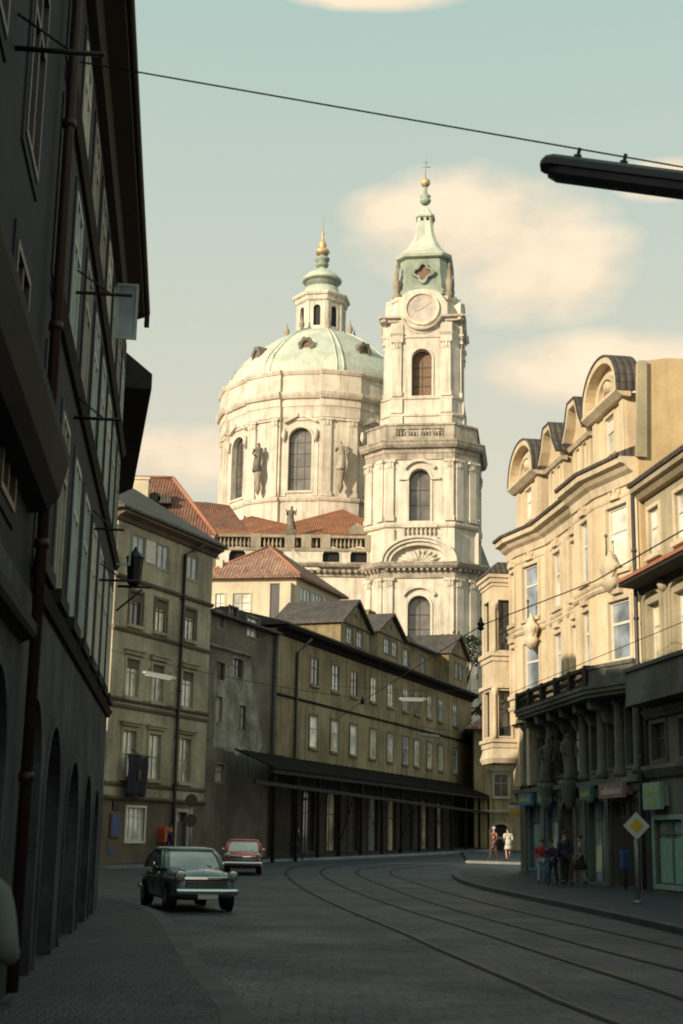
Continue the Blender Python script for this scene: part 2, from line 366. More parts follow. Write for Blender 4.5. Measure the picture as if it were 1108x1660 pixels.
# cumulus drifting behind the towers: a flattened noise in sky directions
mp = nt.nodes.new('ShaderNodeMapping'); mp.inputs['Scale'].default_value = (1., 1., 1.9); mp.inputs['Location'].default_value = (.0, .0, .0); L(tc.outputs['Generated'], mp.inputs[0])
n1 = nd(nt, 'ShaderNodeTexNoise', Scale=4.2, Detail=9., Roughness=.55); L(mp.outputs[0], n1.inputs['Vector'])
def blob(px, py, rx, ry):
    """mask of a cloud bank centred on a sky direction"""
    r = ray(px, py).normalized(); t = Vector((0, 0, 1)).cross(r).normalized()*-1; u = r.cross(t)*-1
    outs = []
    for v, k in ((t, rx), (u, ry)):
        d = nt.nodes.new('ShaderNodeVectorMath'); d.operation = 'DOT_PRODUCT'; d.inputs[1].default_value = v; L(tc.outputs['Generated'], d.inputs[0])
        c0 = nt.nodes.new('ShaderNodeMath'); c0.operation = 'SUBTRACT'; L(d.outputs['Value'], c0.inputs[0]); c0.inputs[1].default_value = r.dot(v)
        q = nt.nodes.new('ShaderNodeMath'); q.operation = 'DIVIDE'; L(c0.outputs[0], q.inputs[0]); q.inputs[1].default_value = k
        p = nt.nodes.new('ShaderNodeMath'); p.operation = 'POWER'; L(q.outputs[0], p.inputs[0]); p.inputs[1].default_value = 2; outs.append(p)
    a = nt.nodes.new('ShaderNodeMath'); a.operation = 'ADD'; L(outs[0].outputs[0], a.inputs[0]); L(outs[1].outputs[0], a.inputs[1])
    m = nt.nodes.new('ShaderNodeMath'); m.operation = 'SUBTRACT'; m.inputs[0].default_value = 1.; L(a.outputs[0], m.inputs[1]); m.use_clamp = True
    return m.outputs[0]
msk = None
for bl in ((770, 370, .115, .055), (880, 430, .085, .05), (640, 345, .055, .027), (990, 600, .11, .035), (600, -8, .075, .013), (1080, 290, .045, .018), (300, 740, .10, .03)):
    b_ = blob(*bl)
    if msk is None: msk = b_
    else:
        mx = nt.nodes.new('ShaderNodeMath'); mx.operation = 'MAXIMUM'; L(msk, mx.inputs[0]); L(b_, mx.inputs[1]); msk = mx.outputs[0]
n2 = nd(nt, 'ShaderNodeTexNoise', Scale=14., Detail=8., Roughness=.55); L(mp.outputs[0], n2.inputs['Vector'])
nm = mix(nt, .55, n1.outputs[0], n2.outputs[0])
ad = nt.nodes.new('ShaderNodeMath'); ad.operation = 'MULTIPLY_ADD'; L(msk, ad.inputs[0]); ad.inputs[1].default_value = .55; L(nm, ad.inputs[2])
fac = ramp(nt, ad.outputs[0], .60, .95, (0, 0, 0), (.85, .85, .85))
cl = ramp(nt, n2.outputs[0], .35, .65, (8.6, 7.0, 5.1), (10.6, 8.6, 6.2))
L(mix(nt, fac, base, cl), bg.inputs[0])
vs = S.view_settings; vs.view_transform = 'Standard'; vs.look = 'None'; vs.gamma = 1.; vs.exposure = .12
S.cycles.max_bounces = 6; S.cycles.filter_width = 1.9
try: S.cycles.use_denoising = True
except Exception: pass
# ------------------------------------------------------------------ ground
def resample(pl, step=1.5):
    """Catmull-Rom through the points"""
    P = [Vector((p[0], p[1], 0)) for p in pl]; out = []
    for i in range(len(P)-1):
        a, b, c, d = P[max(i-1, 0)], P[i], P[i+1], P[min(i+2, len(P)-1)]
        n = max(1, int((c-b).length/step))
        for k in range(n):
            t = k/n; out.append(.5*((2*b)+(c-a)*t+(2*a-5*b+4*c-d)*t*t+(3*b-a-3*c+d)*t**3))
    out.append(P[-1]); return out
def offset(pl, o):
    out = []
    for i, p in enumerate(pl):
        t = (pl[min(i+1, len(pl)-1)]-pl[max(i-1, 0)]).normalized(); out.append(p+Vector((t.y, -t.x, 0))*o)
    return out
mb = MB()
ys = [-60, -30]+[i*3. for i in range(-5, 60)]+[190, 220, 260, 320, 400, 600, 900]; xs = [-700, -300, -120, -60, -30, -15, 0, 15, 30, 60, 120, 300, 700]
for i in range(len(ys)-1):
    for j in range(len(xs)-1): mb.poly([W(xs[j], ys[i], hgt(ys[i])), W(xs[j+1], ys[i], hgt(ys[i])), W(xs[j+1], ys[i+1], hgt(ys[i+1])), W(xs[j], ys[i+1], hgt(ys[i+1]))])
tag(mb.build('cobbled_road', M['cobble']), 'dark granite sett roadway curving away between the houses', 'road', kind='structure')
def ribbon(mb, A, B, z):
    for i in range(len(A)-1):
        q = [A[i], A[i+1], B[i+1], B[i]]; mb.poly([W(p.x, p.y, hgt(p.y)+z) for p in q])
def kerbed(name, kerb, wall, side, lab, klab):
    K = resample(kerb); n = len(K); Wl = [Vector((p[0], p[1], 0)) for p in wall]
    # wall line resampled to the same count
    Ls_ = [0]
    for a, b in zip(Wl[:-1], Wl[1:]): Ls_.append(Ls_[-1]+(b-a).length)
    R2 = []
    for i in range(n):
        s = Ls_[-1]*i/(n-1); k = max(j for j in range(len(Ls_)) if Ls_[j] <= s+1e-9); k = min(k, len(Wl)-2)
        R2.append(Wl[k].lerp(Wl[k+1], (s-Ls_[k])/(Ls_[k+1]-Ls_[k])))
    I = offset(K, .26*side)
    mb = MB(); ribbon(mb, I, R2, .125); tag(mb.build(name, M['mosaic']), lab, 'pavement', kind='structure')
    mb = MB(); ribbon(mb, K, I, .128)
    for i in range(n-1):
        a, b = K[i], K[i+1]; mb.poly([W(a.x, a.y, hgt(a.y)-.05), W(b.x, b.y, hgt(b.y)-.05), W(b.x, b.y, hgt(b.y)+.128), W(a.x, a.y, hgt(a.y)+.128)])
    tag(mb.build('kerb', M['kerbfar' if 'pale' in klab or 'walkers' in klab else 'kerb']), klab, 'kerb', kind='structure')
kerbed('pavement', [(.6, -12), (.2, 0), (-.2, 7), (-.75, 13.15), (-1.3, 16.2), (-2., 20.7), (-2.98, 26.8), (-3.95, 31.), (-5.4, 35.), (-6.6, 40), (-8.5, 43)], [(-.5, -12), (-2.2, 6), (-5.2, 30.6), (-7.4, 41.5), (-12, 43.5)], -1, 'mosaic pavement along the dark left-hand house', 'granite kerb curving beside the left pavement')
kerbed('pavement', [(7.5, -12), (6.9, 10), (6.4, 20), (6.24, 26.4), (5.92, 32.4), (5.34, 40.4), (4.62, 49.6), (4.6, 57), (5.4, 64), (7.4, 68), (11, 69)], [(20, -12), (14.3, 10), (10.3, 41), (7.6, 60), (7.8, 63), (12, 64)], 1, 'mosaic pavement in front of the shops', 'dark granite kerb sweeping along the shops')
kerbed('pavement', [(-13.5, 57.5), (-9, 61), (-6.2, 66), (-3.3, 73), (.2, 80), (5.5, 92), (12, 108)], [(-16, 60), (-11, 61.5), (-6.2, 71.2), (-3.6, 78.3), (10.3, 116)], -1, 'far pavement below the ochre houses', 'pale kerb below the ochre houses')
kerbed('pavement', [(6.9, 77.5), (8.6, 76.6), (10.6, 75.8), (14, 75.)], [(9, 105), (10, 100), (12, 95), (15, 90)], -1, 'small sunlit pavement where two walkers stand', 'light kerb under the two walkers')
def rail(pts):
    P = resample(pts); mb = MB(); return P
tr1 = [(6.6, -4), (4.2, 5), (2.51, 13.79), (2.14, 16.84), (1.57, 21.81), (1.09, 26.53), (.19, 34.1), (-.78, 43.6), (-1.66, 53.8), (-2.05, 61), (-1.75, 67), (-.4, 73), (2.5, 80), (7, 91), (11, 104)]
tr2 = [(8.0, -2), (6.6, 6), (5.15, 14.5), (4.5, 19.1), (4.05, 22.4), (3.52, 27.6), (2.65, 35.9), (1.56, 50.4), (.87, 60.), (1.3, 66), (2.7, 71), (5.2, 77.5), (9, 87), (13.5, 102)]
for k, pl in enumerate((tr1, tr2)):
    mg = MB(); ms = MB(); P = resample(pl)
    for o in (0, 1.435):
        C0 = offset(P, o); ribbon(mg, offset(C0, -.045), offset(C0, .11), .004); ribbon(ms, offset(C0, -.035), offset(C0, .045), .010)
    o = tag(ms.build('tram_rails', M['steel']), ['steel tram rails curving on the left side of the road', 'steel tram rails curving nearer the shops'][k], 'tram track', kind='structure')
    mg.build('rail_groove', M['iron'], o)
# ------------------------------------------------------------------ left row of houses, in deep shade
fL = Fr((-4.62, 28.26), (sin(radians(-6.25)), cos(radians(-6.25))))
def onfr(fr, x, y, o=0):
    r = ray(x, y); p = fr.p+fr.n*o; det = r.x*-fr.d.y+fr.d.x*r.y
    t = (p.x*-fr.d.y+fr.d.x*p.y)/det; q = r*t; u = (Vector((q.x, q.y, 0))-p).dot(fr.d); return u, EYE+q.z
def leftwindows(root, fr, us, rows, cut, w=1.05):
    hs = []
    for u in us:
        for z0, z1 in rows: hs.append((u-w/2, u+w/2, z0, z1))
    return hs
# the long left-hand house
A = thing('town_house', 'tall dark house along left edge with wide black eaves and red-brown downpipe', 'house', fL(-8, 0))
usA = [-30, -27.4, -24.8, -22.2, -19.4, -17.0, -14.1, -12.1, -10.0, -8., -6., -4., -2., -.1]
rowsA = [(4.25, 6.35), (7.3, 9.1), (9.75, 11.1)]
hA = leftwindows(A, fL, usA, rowsA, 0, .98)
arA = [(-14.3, -12.6, .12, 2.95, .82), (-11.9, -9.9, .12, 2.85, .95), (-8.6, -6.1, .12, 2.6, 1.1), (-5., -3., .12, 2.55, .9), (-17.6, -15.9, .12, 2.95, .8), (-21, -19.2, .12, 2.95, .8), (-1.9, -.6, .12, 2.4, .6)]
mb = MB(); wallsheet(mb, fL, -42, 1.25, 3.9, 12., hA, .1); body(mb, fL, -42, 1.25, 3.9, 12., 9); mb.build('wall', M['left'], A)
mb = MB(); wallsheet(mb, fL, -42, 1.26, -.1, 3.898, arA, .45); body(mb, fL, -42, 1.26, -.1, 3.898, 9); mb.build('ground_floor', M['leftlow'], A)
random.seed(21)
for i, h in enumerate(hA): window(A, fL, h, .035, 'glass', 'framedk', 1, (.68,), 'left', .12, '', so=.02) if h[0] < -15 else window(A, fL, h, .035, random.choice(['glassb', 'glassw', 'glassc', 'glassw', 'glassw']), random.choice(['teal', 'frame', 'white']), 1, (.68,), 'left' if i % 3 else 'leftlow', .12, 'leftdk' if i % 3 == 0 else '', so=.02)
for h in arA:
    mb = MB(); mb.poly([fL(p[0], p[1], -.43) for p in holeout(h)]); d_ = mb.build('portal_door', M['portal'], A)
    mb = MB(); ring(mb, fL, h, .14, -.01, .03); mb.build('surround', M['leftlow'], d_)
UE = -1.1
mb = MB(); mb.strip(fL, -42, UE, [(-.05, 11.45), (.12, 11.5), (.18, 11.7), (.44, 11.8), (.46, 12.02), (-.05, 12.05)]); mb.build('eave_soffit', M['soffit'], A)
mb = MB(); mb.tube([fL(-42, 11.93, .49), fL(UE+.1, 11.93, .49)], .06); mb.box(fL, UE-.02, UE+.1, 11.62, 11.9, .44, .54); mb.build('gutter', M['soffit'], A)
mb = MB(); mb.strip(fL, -42, UE, [(.47, 12.06), (.47, 12.16), (-4.5, 15.9), (-9.4, 12.6), (-9.4, 12.06)]); mb.strip(fL, UE, 1.25, [(-.02, 12.01), (-4.5, 15.6), (-9., 12.4), (-9., 12.01)]); mb.build('roof', M['slate'], A)
for z0, z1, uu0, oo in ((4.55, 5.15, -42, .34), (3.3, 3.5, -42, .14)):
    mb = MB(); mb.strip(fL, uu0, -15.12, [(-.05, z0), (oo*.5, z0+.05), (oo*.8, z0+.3*(z1-z0)), (oo, z1-.1), (oo, z1), (-.05, z1+.05)]); mb.build('cornice', M['leftdk'], A)
for z0 in (3.92, 7.0, 9.45):
    mb = MB(); mb.strip(fL, -14.6, 1.27, [(-.05, z0), (.05, z0+.01), (.11, z0+.12), (-.05, z0+.15)]); mb.build('string_course', M['leftdk'], A)
downpipe(A, [fL(-15., 11.5, .4), fL(-15., 10.9, .12), fL(-15., .2, .12)], 'pipe', .055)
B = A
u, z = onfr(fL, 186, 505); q = Fr(fL(u, 0, 0), fL.n)
mb = MB(); ring(mb, q, (.02, .42, z-.52, z+.55), .05, -.02, .02, -.05); cs = mb.build('casement', M['teal'], B, 'open casement standing out from the wall')
mb = MB(); mb.poly([q(.06, z-.48), q(.38, z-.48), q(.38, z+.51), q(.06, z+.51)]); mb.build('pane', M['glassb'], cs)
u, z = onfr(fL, 186, 885); q = Fr(fL(u, 0, 0), fL.n)
mb = MB(); ring(mb, q, (.02, .34, z-.4, z+.45), .035, -.02, .02, -.035); cs = mb.build('casement', M['teal'], B)
for (x, y, l) in ((122, 474, .7), (120, 677, .6), (150, 857, .5), (25, 78, .7), (160, 940, .7)):
    u, z = onfr(fL, x, y); root = A
    mb = MB(); mb.tube([fL(u, z, 0), fL(u, z, l)], .022); mb.tube([fL(u, z+.3, .0), fL(u, z+.02, l*.6)], .012)
    mb.build('cable_bracket', M['iron'], root)
# square dark sign box hanging high on the far corner, and a bent bar below the far portals
u, z = onfr(fL, 192, 925); t = thing('hanging_lantern', 'black wrought-iron lantern bracket on far corner of the tall dark house', 'lantern', fL(u, z-1, .3))
mb = MB(); mb.tube([fL(u, z-.35, 0), fL(u, z-.35, .75)], .03); mb.tube([fL(u, z-.9, 0), fL(u, z-.4, .55)], .022); mb.build('bracket', M['iron'], t)
mb = MB(); c = fL(u, z, .36)
mb.lathe([(.05, c.z-.34), (.13, c.z-.3), (.15, c.z-.25), (.19, c.z+.28), (.22, c.z+.3), (.06, c.z+.46), (.02, c.z+.55)], c, 8, False); mb.build('lantern_body', M['iron'], t)
# house C, bending left, low eaves seen against the sky
fC = Fr((-5.12, 29.9), (-.165, .986))
C = thing('town_house', 'dark house with deep eaves jutting against the sky past the open casement', 'house', fC(5, 0))
hC = [(u-.5, u+.5, z0, z1) for u in (1.5, 3.6, 5.7, 7.8, 9.9) for z0, z1 in ((4.4, 6.3), (7.9, 9.6))]
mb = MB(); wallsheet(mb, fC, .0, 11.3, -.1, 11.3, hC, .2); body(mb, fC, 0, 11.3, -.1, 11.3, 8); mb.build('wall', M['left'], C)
for i, h in enumerate(hC): window(C, fC, h, .15, ['glassb', 'glassw'][i % 2], 'teal', 1, (.68,), 'leftlow', .1)
mb = MB(); k = .62
mb.loft([[fC(uu, z, o) for o, z in pr] for uu, pr in ((.5, [(.9, 11.35), (.9, 11.7), (-4.4, 15.9), (-8.5, 12.2), (-8.5, 11.3)]), (10.1, [(.75, 11.35), (.75, 11.7), (-4.4, 15.9), (-8.5, 12.2), (-8.5, 11.3)]), (11.6, [(.1, 11.35), (.1, 11.7), (-4.4, 15.2), (-8.5, 12.2), (-8.5, 11.3)]))]); mb.build('roof', M['soffit'], C)
mb = MB(); mb.box(W, -24, -9.3, 41, 41.2, -.1, 8.6); mb.loft([[W(-24, 41, z), W(-9.3, 41, z), W(-12., 57, z), W(-26, 57, z)] for z in (-.1, 8.6)]); mb.build('sun_blocker', M['left'], C)  # unseen block added to keep the low sun off the road
mb = MB(); mb.box(fC, 4.6, 6.4, 13.5, 17.3, -5.2, -4.4); mb.build('chimney', M['left'], C)
# ------------------------------------------------------------------ house 3: four storeys, grey ochre
f3 = Fr((-6.03, 72.), (sin(radians(22.75)), cos(radians(22.75))))
H3 = thing('corner_house', 'grey ochre four-storey house with brown downpipe and dark hanging flag', 'house', f3(-5.5, .3))
c3 = [(-9.02, -7.9), (-6.72, -5.65), (-3.85, -2.75)]
top3 = [(a, b, 13.85, 15.0) for a, b in c3]; r2 = [(a, b, 10.85, 12.35) for a, b in c3]; r3 = [(a, b, 7.6, 9.3) for a, b in c3]; r4 = [(a, b, 4.05, 6.1) for a, b in c3]
g3 = [(-8.4, -6.8, 1.3, 2.75), (-3.85, -2.85, .25, 2.65)]
mb = MB(); wallsheet(mb, f3, -10.3, -1.15, 3.15, 15.7, top3+r2+r3+r4, .18); body(mb, f3, -10.3, -1.15, 3.15, 15.7, 10); mb.build('wall', M['ochre3'], H3)
mb = MB(); wallsheet(mb, f3, -10.32, -1.13, -.1, 3.148, g3, .2); body(mb, f3, -10.32, -1.13, -.1, 3.148, 9.9, .0); mb.build('ground_floor', M['band3'], H3)
random.seed(3)
gl = ['glass', 'glassc', 'glassb', 'glassc', 'glassw']
for h in top3: window(H3, f3, h, .08, 'glassb', 'frame', 1, (), 'ochre3', .09, so=.03)
for i, h in enumerate(r2): window(H3, f3, h, .14, ['glass', 'glassc', 'glassw'][i], 'framedk', 1, (.66,), 'band3', .13, 'ochre3')
for i, h in enumerate(r3): window(H3, f3, h, .14, ['glassc', 'glassw', 'glassw'][i], 'frame', 1, (.66,), 'ochre3', .14, 'ochre3', .16)
for i, h in enumerate(r4): window(H3, f3, h, .14, ['glassw', 'glassw', 'glassc'][i], 'frame', 1, (.5,), 'ochre3', .16, 'ochre3', .12)
for h in r2+r3: 
    mb = MB(); mb.box(f3, h[0]-.02, h[1]+.02, h[3]-.4, h[3]-.02, -.135, -.06); mb.build('roller_blind', M['band3'], H3)
window(H3, f3, g3[0], .12, 'greenlt' if False else 'glassw', 'white', 3, (.75,), 'white', .1)
mb = MB(); mb.box(f3, -3.83, -2.87, .2, 2.2, -.19, -.12); d_ = mb.build('door', M['framedk'], H3); mb = MB(); ring(mb, f3, g3[1], .16, -.01, .06); mb.build('surround', M['ochre3'], d_)
mb = MB(); mb.poly([f3(p[0], p[1], -.17) for p in ((-3.8, 2.2), (-2.9, 2.2), (-2.9, 2.62), (-3.8, 2.62))]); mb.build('fanlight', M['glass'], d_)
mb = MB()
for z, o in ((12.9, .14), (10.55, .1), (7.45, .12), (7.15, .09), (3.15, .16), (3.75, .08)): mb.strip(f3, -10.34, -1.11, [(-.03, z-.14), (o*.4, z-.12), (o, z-.02), (o, z+.06), (-.03, z+.1)])
mb.build('string_course', M['band3'], H3)
mb = MB(); mb.strip(f3, -10.6, -.9, [(-.03, 15.35), (.1, 15.4), (.2, 15.55), (.5, 15.68), (.5, 15.8), (-.03, 15.85)]); mb.build('cornice', M['band3'], H3)
mb = MB(); mb.strip(f3, -10.9, -.75, [(.62, 15.82), (.62, 15.93), (-5, 19.4), (-10.4, 16.2), (-10.4, 15.8)]); mb.build('roof', M['slate'], H3)
# the open white shutter leaf, the pipe with its bend
mb = MB(); mb.box(f3, -7.86, -7.0, 13.9, 14.95, .012, .05); mb.build('shutter', M['white'], H3)
downpipe(H3, [f3(-3.1, 15.6, .52), f3(-3.5, 15.3, .3), f3(-4.3, 14.9, .14), f3(-4.35, 3.2, .14), f3(-4.4, .4, .14)], 'pipe', .085)
# things on and before house 3
t = thing('wall_flag', 'dark hanging flag with faded emblem on the grey ochre corner house', 'flag', f3(-8.2, 3.2, .3))
mb = MB(); rr = []
for i in range(9):
    z = 4.98-1.75*i/8; rr.append([f3(-9.15+1.7*j/10+.02*sin(i), z-.02*sin(j), .42+.05*sin(j*1.3+i*.5)) for j in range(11)])
mb.loft(rr, False, False, True, False)
cl = mb.build('cloth', M['navy'], t)
so = cl.modifiers.new('thick', 'SOLIDIFY'); so.thickness = .02
mb = MB(); mb.prism(lambda a, b, c: f3(-8.25+a, 4.15+b, c), [(.16*cos(k*pi/6)*(1 if k % 2 else .75), .26*sin(k*pi/6)) for k in range(12)], .49, .52); mb.build('emblem', M['emblem'], t)
mb = MB(); mb.tube([f3(-9.3, 5.02, .44), f3(-7.3, 5.02, .44)], .03); mb.tube([f3(-8.25, 5.3, .0), f3(-8.25, 5.03, .46)], .025); mb.build('pole', M['iron'], t)
t = thing('notice_board', 'dark double notice board left of white grilled window', 'notice board', f3(-9.3, 1.5, .06))
mb = MB(); mb.box(f3, -9.75, -8.95, 1.45, 2.45, 0.004, .08); bd = mb.build('board', M['framedk'], t); mb = MB(); mb.box(f3, -9.67, -9.03, 1.53, 2.37, .081, .09); mb.build('sheet', M['blue'], t)
mb = MB(); mb.box(f3, -9.6, -9.1, 2.6, 3.0, 0.004, .06); mb.build('plate', M['iron'], t)
t = thing('enamel_sign', 'small blue enamel plate low on wall of the corner house', 'sign', f3(-9.4, .9, .05))
mb = MB(); mb.box(f3, -9.75, -9.3, .75, 1.05, .004, .03); mb.build('plate', M['blue'], t)
t = thing('letter_box', 'bright orange letter box on wall of the corner house', 'letter box', f3(-5.1, 1.4, .0))
mb = MB(); fb = f3.shift(-5.15, 0); mb.prism(lambda a, b, c: fb(a, b, c), [(-.36, 1.25), (.36, 1.25), (.36, 1.85), (.25, 1.98), (-.25, 1.98), (-.36, 1.85)], .004, .36); mb.build('box', M['orangebox'], t)
mb = MB(); mb.box(fb, -.2, .2, 1.72, 1.77, .36, .375); mb.build('slot', M['iron'], t)
p = at(308, 1372, 62.5); z0 = hgt(62.5)
t = thing('sign_post', 'pale round post with two dark discs before the corner house', 'sign post', (p.x, 62.5, z0))
mb = MB(); mb.tube([W(p.x, 62.5, z0), W(p.x, 62.5, z0+2.85)], .07, 10); mb.build('post', M['galv'], t)
for zz in (2.85, 2.0):
    mb = MB(); mb.loft([[W(p.x+.27*cos(k*pi/10), y, z0+zz+.27*sin(k*pi/10)) for k in range(20)] for y in (62.40, 62.43)]); mb.build('disc', M['framedk'], t)
# ------------------------------------------------------------------ house 4: bare, patched plaster
e5 = Fr((-2.22, 82.), (sin(radians(20.5)), cos(radians(20.5))))
P4 = f3(-1.1, 0, -.25); Q4 = e5(-3.4, 0, -.2); f4 = Fr(P4, Q4-P4); L4 = (Q4-P4).length
H4 = thing('shabby_house', 'narrow shabby house with pale flaking plaster patch and dark upper storey', 'house', f4(3, .4))
def on4(px): return onfr(f4, *px)
def h4(a, b): (u0, z1), (u1, z0) = on4(a), on4(b); return (u0, u1, z0, z1)
hs4 = [h4((352, 1072), (364, 1104)), h4((352, 990), (362, 1020)), h4((372, 982), (385, 1010)), h4((401, 998), (419, 1036)), h4((378, 1066), (393, 1100)), h4((349, 1128), (359, 1172)), h4((388, 1143), (398, 1184)), h4((350, 1238), (362, 1268))]
mb = MB(); wallsheet(mb, f4, 0, L4, -.1, 12.6, hs4, .2); body(mb, f4, 0, L4, -.1, 12.6, 8); mb.build('wall', M['dark4'], H4)
for i, h in enumerate(hs4): window(H4, f4, h, .16, ['glass', 'glassb', 'glass', 'glassw', 'glass', 'glassc', 'glassc', 'glassc'][i], ['framedk', 'frame'][i % 2], 1, (.6,), 'pale4', .07, '', so=.035)
pp = [on4(q) for q in ((346, 1085), (372, 1078), (404, 1072), (412, 1120), (418, 1165), (426, 1205), (418, 1222), (398, 1216), (385, 1226), (362, 1214), (345, 1210))]
mb = MB(); rnd = random.Random(4); dn = []
for i in range(len(pp)):
    a, b = pp[i], pp[(i+1) % len(pp)]
    for k in range(5): dn.append((a[0]+(b[0]-a[0])*k/5+rnd.uniform(-.07, .07), a[1]+(b[1]-a[1])*k/5+rnd.uniform(-.07, .07)))
# patch: triangulated sheet cut round its windows
def inwin(u, z, e=.12): return any(h[0]-e < u < h[1]+e and h[2]-e < z < h[3]+e for h in hs4)
def inpoly(u, z):
    c = False
    for i in range(len(dn)):
        (x1, y1), (x2, y2) = dn[i], dn[i-1]
        if (y1 > z) != (y2 > z) and u < (x2-x1)*(z-y1)/(y2-y1)+x1: c = not c
    return c
u0, u1 = min(p[0] for p in dn), max(p[0] for p in dn); z0, z1 = min(p[1] for p in dn), max(p[1] for p in dn); st = .1
nu, nz = int((u1-u0)/st)+1, int((z1-z0)/st)+1
for i in range(nu):
    for j in range(nz):
        uu, zz = max(u0+i*st, .02), z0+j*st
        if inpoly(uu+st/2, zz+st/2) and not inwin(uu+st/2, zz+st/2, .03): mb.box(f4, uu, uu+st, zz, zz+st, .003, .025)
mb.build('plaster_patch', M['pale4'], H4)
zl = on4((345, 1046))[1]; mb = MB(); mb.strip(f4, -.02, L4*.62, [(-.02, zl-.15), (.18, zl-.05), (.18, zl+.02), (-.02, zl+.1)]); mb.build('ledge', M['pale4'], H4)
mb = MB(); mb.strip(f4, -.1, L4+.1, [(.45, 12.55), (.45, 12.68), (-4, 13.5), (-8.4, 12.7), (-8.4, 12.5)]); mb.build('roof', M['slate'], H4)
mb = MB(); mb.box(f4, 1.4, 2.6, 14, 15.6, -4.6, -3.8); mb.build('chimney', M['dark4'], H4)
downpipe(H4, [f4(L4-.15, 12.4, .15), f4(L4-.15, .4, .15)], 'pipegrey', .09)
# ------------------------------------------------------------------ house 5: long ochre house with gabled dormers
f5 = e5
H5 = thing('long_house', 'long ochre house with three gabled dormers above dark plank canopy', 'house', f5(15, .6))
cc = [2.25, 5.75, 9.15, 12.95, 16.5, 19.9, 22.6, 25.7, 28.6, 32.6]
up5 = [(c-.6, c+.6, 10.35, 11.95) for c in cc]; lo5 = [(c-.6, c+.6, 6.7, 8.5) for c in cc]
mb = MB(); wallsheet(mb, f5, -3.3, 37.5, 5.3, 13., up5+lo5, .16); body(mb, f5, -3.3, 37.5, 5.3, 13., 7); mb.build('wall', M['ochre5'], H5)
random.seed(11)
for i, h in enumerate(up5): window(H5, f5, h, .05, ['glass', 'glassb', 'glass', 'glassc', 'glassw', 'glassb', 'glass', 'glassc', 'glassb', 'glassb'][i], ['framedk', 'frame'][i > 2], 1, (.62,), 'ochre5', .16, 'ochre5', so=.04)
for i, h in enumerate(lo5): window(H5, f5, h, .05, ['glassw', 'glassw', 'glassw', 'glassc', 'glassw', 'glassb', 'glassw', 'glassc', 'glassc', 'glassb'][i], 'white', 0, (.62,), 'band3', .16, 'ochre5', so=.04)
gh = [(c-.9, c+.9, .8, 4.4, .6) for c in (1.8, 5.6, 9.4, 13.2, 17, 20.8, 24.6, 28.4, 32.2)]
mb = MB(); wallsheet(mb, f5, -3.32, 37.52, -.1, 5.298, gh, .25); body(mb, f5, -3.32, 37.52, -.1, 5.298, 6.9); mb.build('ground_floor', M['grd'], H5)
for i, h in enumerate(gh): window(H5, f5, h, .22, ['glass', 'glassc', 'glass', 'glassb', 'glassc', 'glass', 'glassc', 'glassc', 'glass'][i], 'framedk', 1, (.6,), 'grd', .15, name='shop_window')
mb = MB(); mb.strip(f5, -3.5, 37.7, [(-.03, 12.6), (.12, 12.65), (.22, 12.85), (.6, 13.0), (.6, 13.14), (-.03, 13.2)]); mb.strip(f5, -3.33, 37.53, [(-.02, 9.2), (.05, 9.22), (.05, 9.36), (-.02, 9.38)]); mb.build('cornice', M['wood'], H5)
mb = MB(); mb.strip(f5, -3.6, 37.8, [(.66, 13.16), (.66, 13.26), (-3.4, 14.3), (-7.3, 13.5), (-7.3, 13.1)]); mb.build('roof', M['slate'], H5)
def dormer(u0, u1, ze, zp, wins, depth=4.5, rz=0):
    um = (u0+u1)/2
    d0 = MB(); holes = wins
    wallsheet(d0, f5, u0, u1, 13.2, ze, holes, .1)
    d0.poly([f5(u0, ze), f5(u1, ze), f5(um, zp)])
    for uu in (u0, u1): d0.poly([f5(uu, 12.9), f5(uu, ze), f5(uu, ze, -depth), f5(uu, 12.9, -depth)])
    d0.poly([f5(u0, 13, -depth), f5(u1, 13, -depth), f5(u1, ze, -depth), f5(um, zp, -depth), f5(u0, ze, -depth)])
    o = d0.build('dormer', M['ochre5'], H5)
    k = (zp-ze)/(um-u0); r = MB()
    for sg in (-1, 1):
        e = um+sg*((u1-u0)/2+.28); zz = ze-.28*k
        r.loft([[f5(um, zp+.02, oo), f5(e, zz+.02, oo), f5(e, zz+.16, oo), f5(um, zp+.2, oo)] for oo in (.3, -depth-.2)])
    r.build('dormer_roof', M['slate'], o)
    mb = MB(); pts = [f5(um+.22*cos(k*pi/8), ze+.45*(zp-ze)+.22*sin(k*pi/8), .012) for k in range(16)]
    mb = MB(); mb.poly(pts); mb.build('oculus', M['iron'], o)
    mb = MB(); mb.strip(f5, u0-.1, u1+.1, [(-.02, ze-.12), (.1, ze-.06), (.1, ze+.03), (-.02, ze+.06)]); mb.build('cornice', M['band3'], o)
    for h in holes: window(o, f5, h, .08, 'glassb', 'frame', 1, (.6,), 'band3', .09, so=.03)
    return o
dormer(6.6, 12., 14.85, 16.4, [(7.6, 8.7, 13.6, 14.6), (9.5, 10.6, 13.6, 14.6)])
dormer(13.6, 19.4, 15.2, 16.6, [(15.0, 16.2, 13.9, 14.9), (16.7, 17.9, 13.9, 14.9)])
dormer(30.9, 36.2, 15.95, 17.5, [(32.6, 33.6, 14.1, 15.3), (33.8, 34.8, 14.1, 15.3)])
fa = f5.shift(0, -1.2); ah = [(23., 24.2, 14., 15.2), (27.2, 28.4, 14., 15.2)]
mb = MB(); wallsheet(mb, fa, 19.9, 30.88, 13.1, 15.75, ah, .1); body(mb, fa, 19.9, 30.88, 13.1, 15.75, 4); mb.build('attic_storey', M['ochre5'], H5)
for h in ah: window(H5, fa, h, .08, 'glassb', 'frame', 1, (.6,), 'band3', .1, so=.03)
mb = MB(); mb.strip(fa, 19.7, 30.95, [(.4, 15.72), (.4, 15.86), (-2, 17.), (-4.4, 15.9), (-4.4, 15.7)]); mb.build('attic_roof', M['slate'], H5)
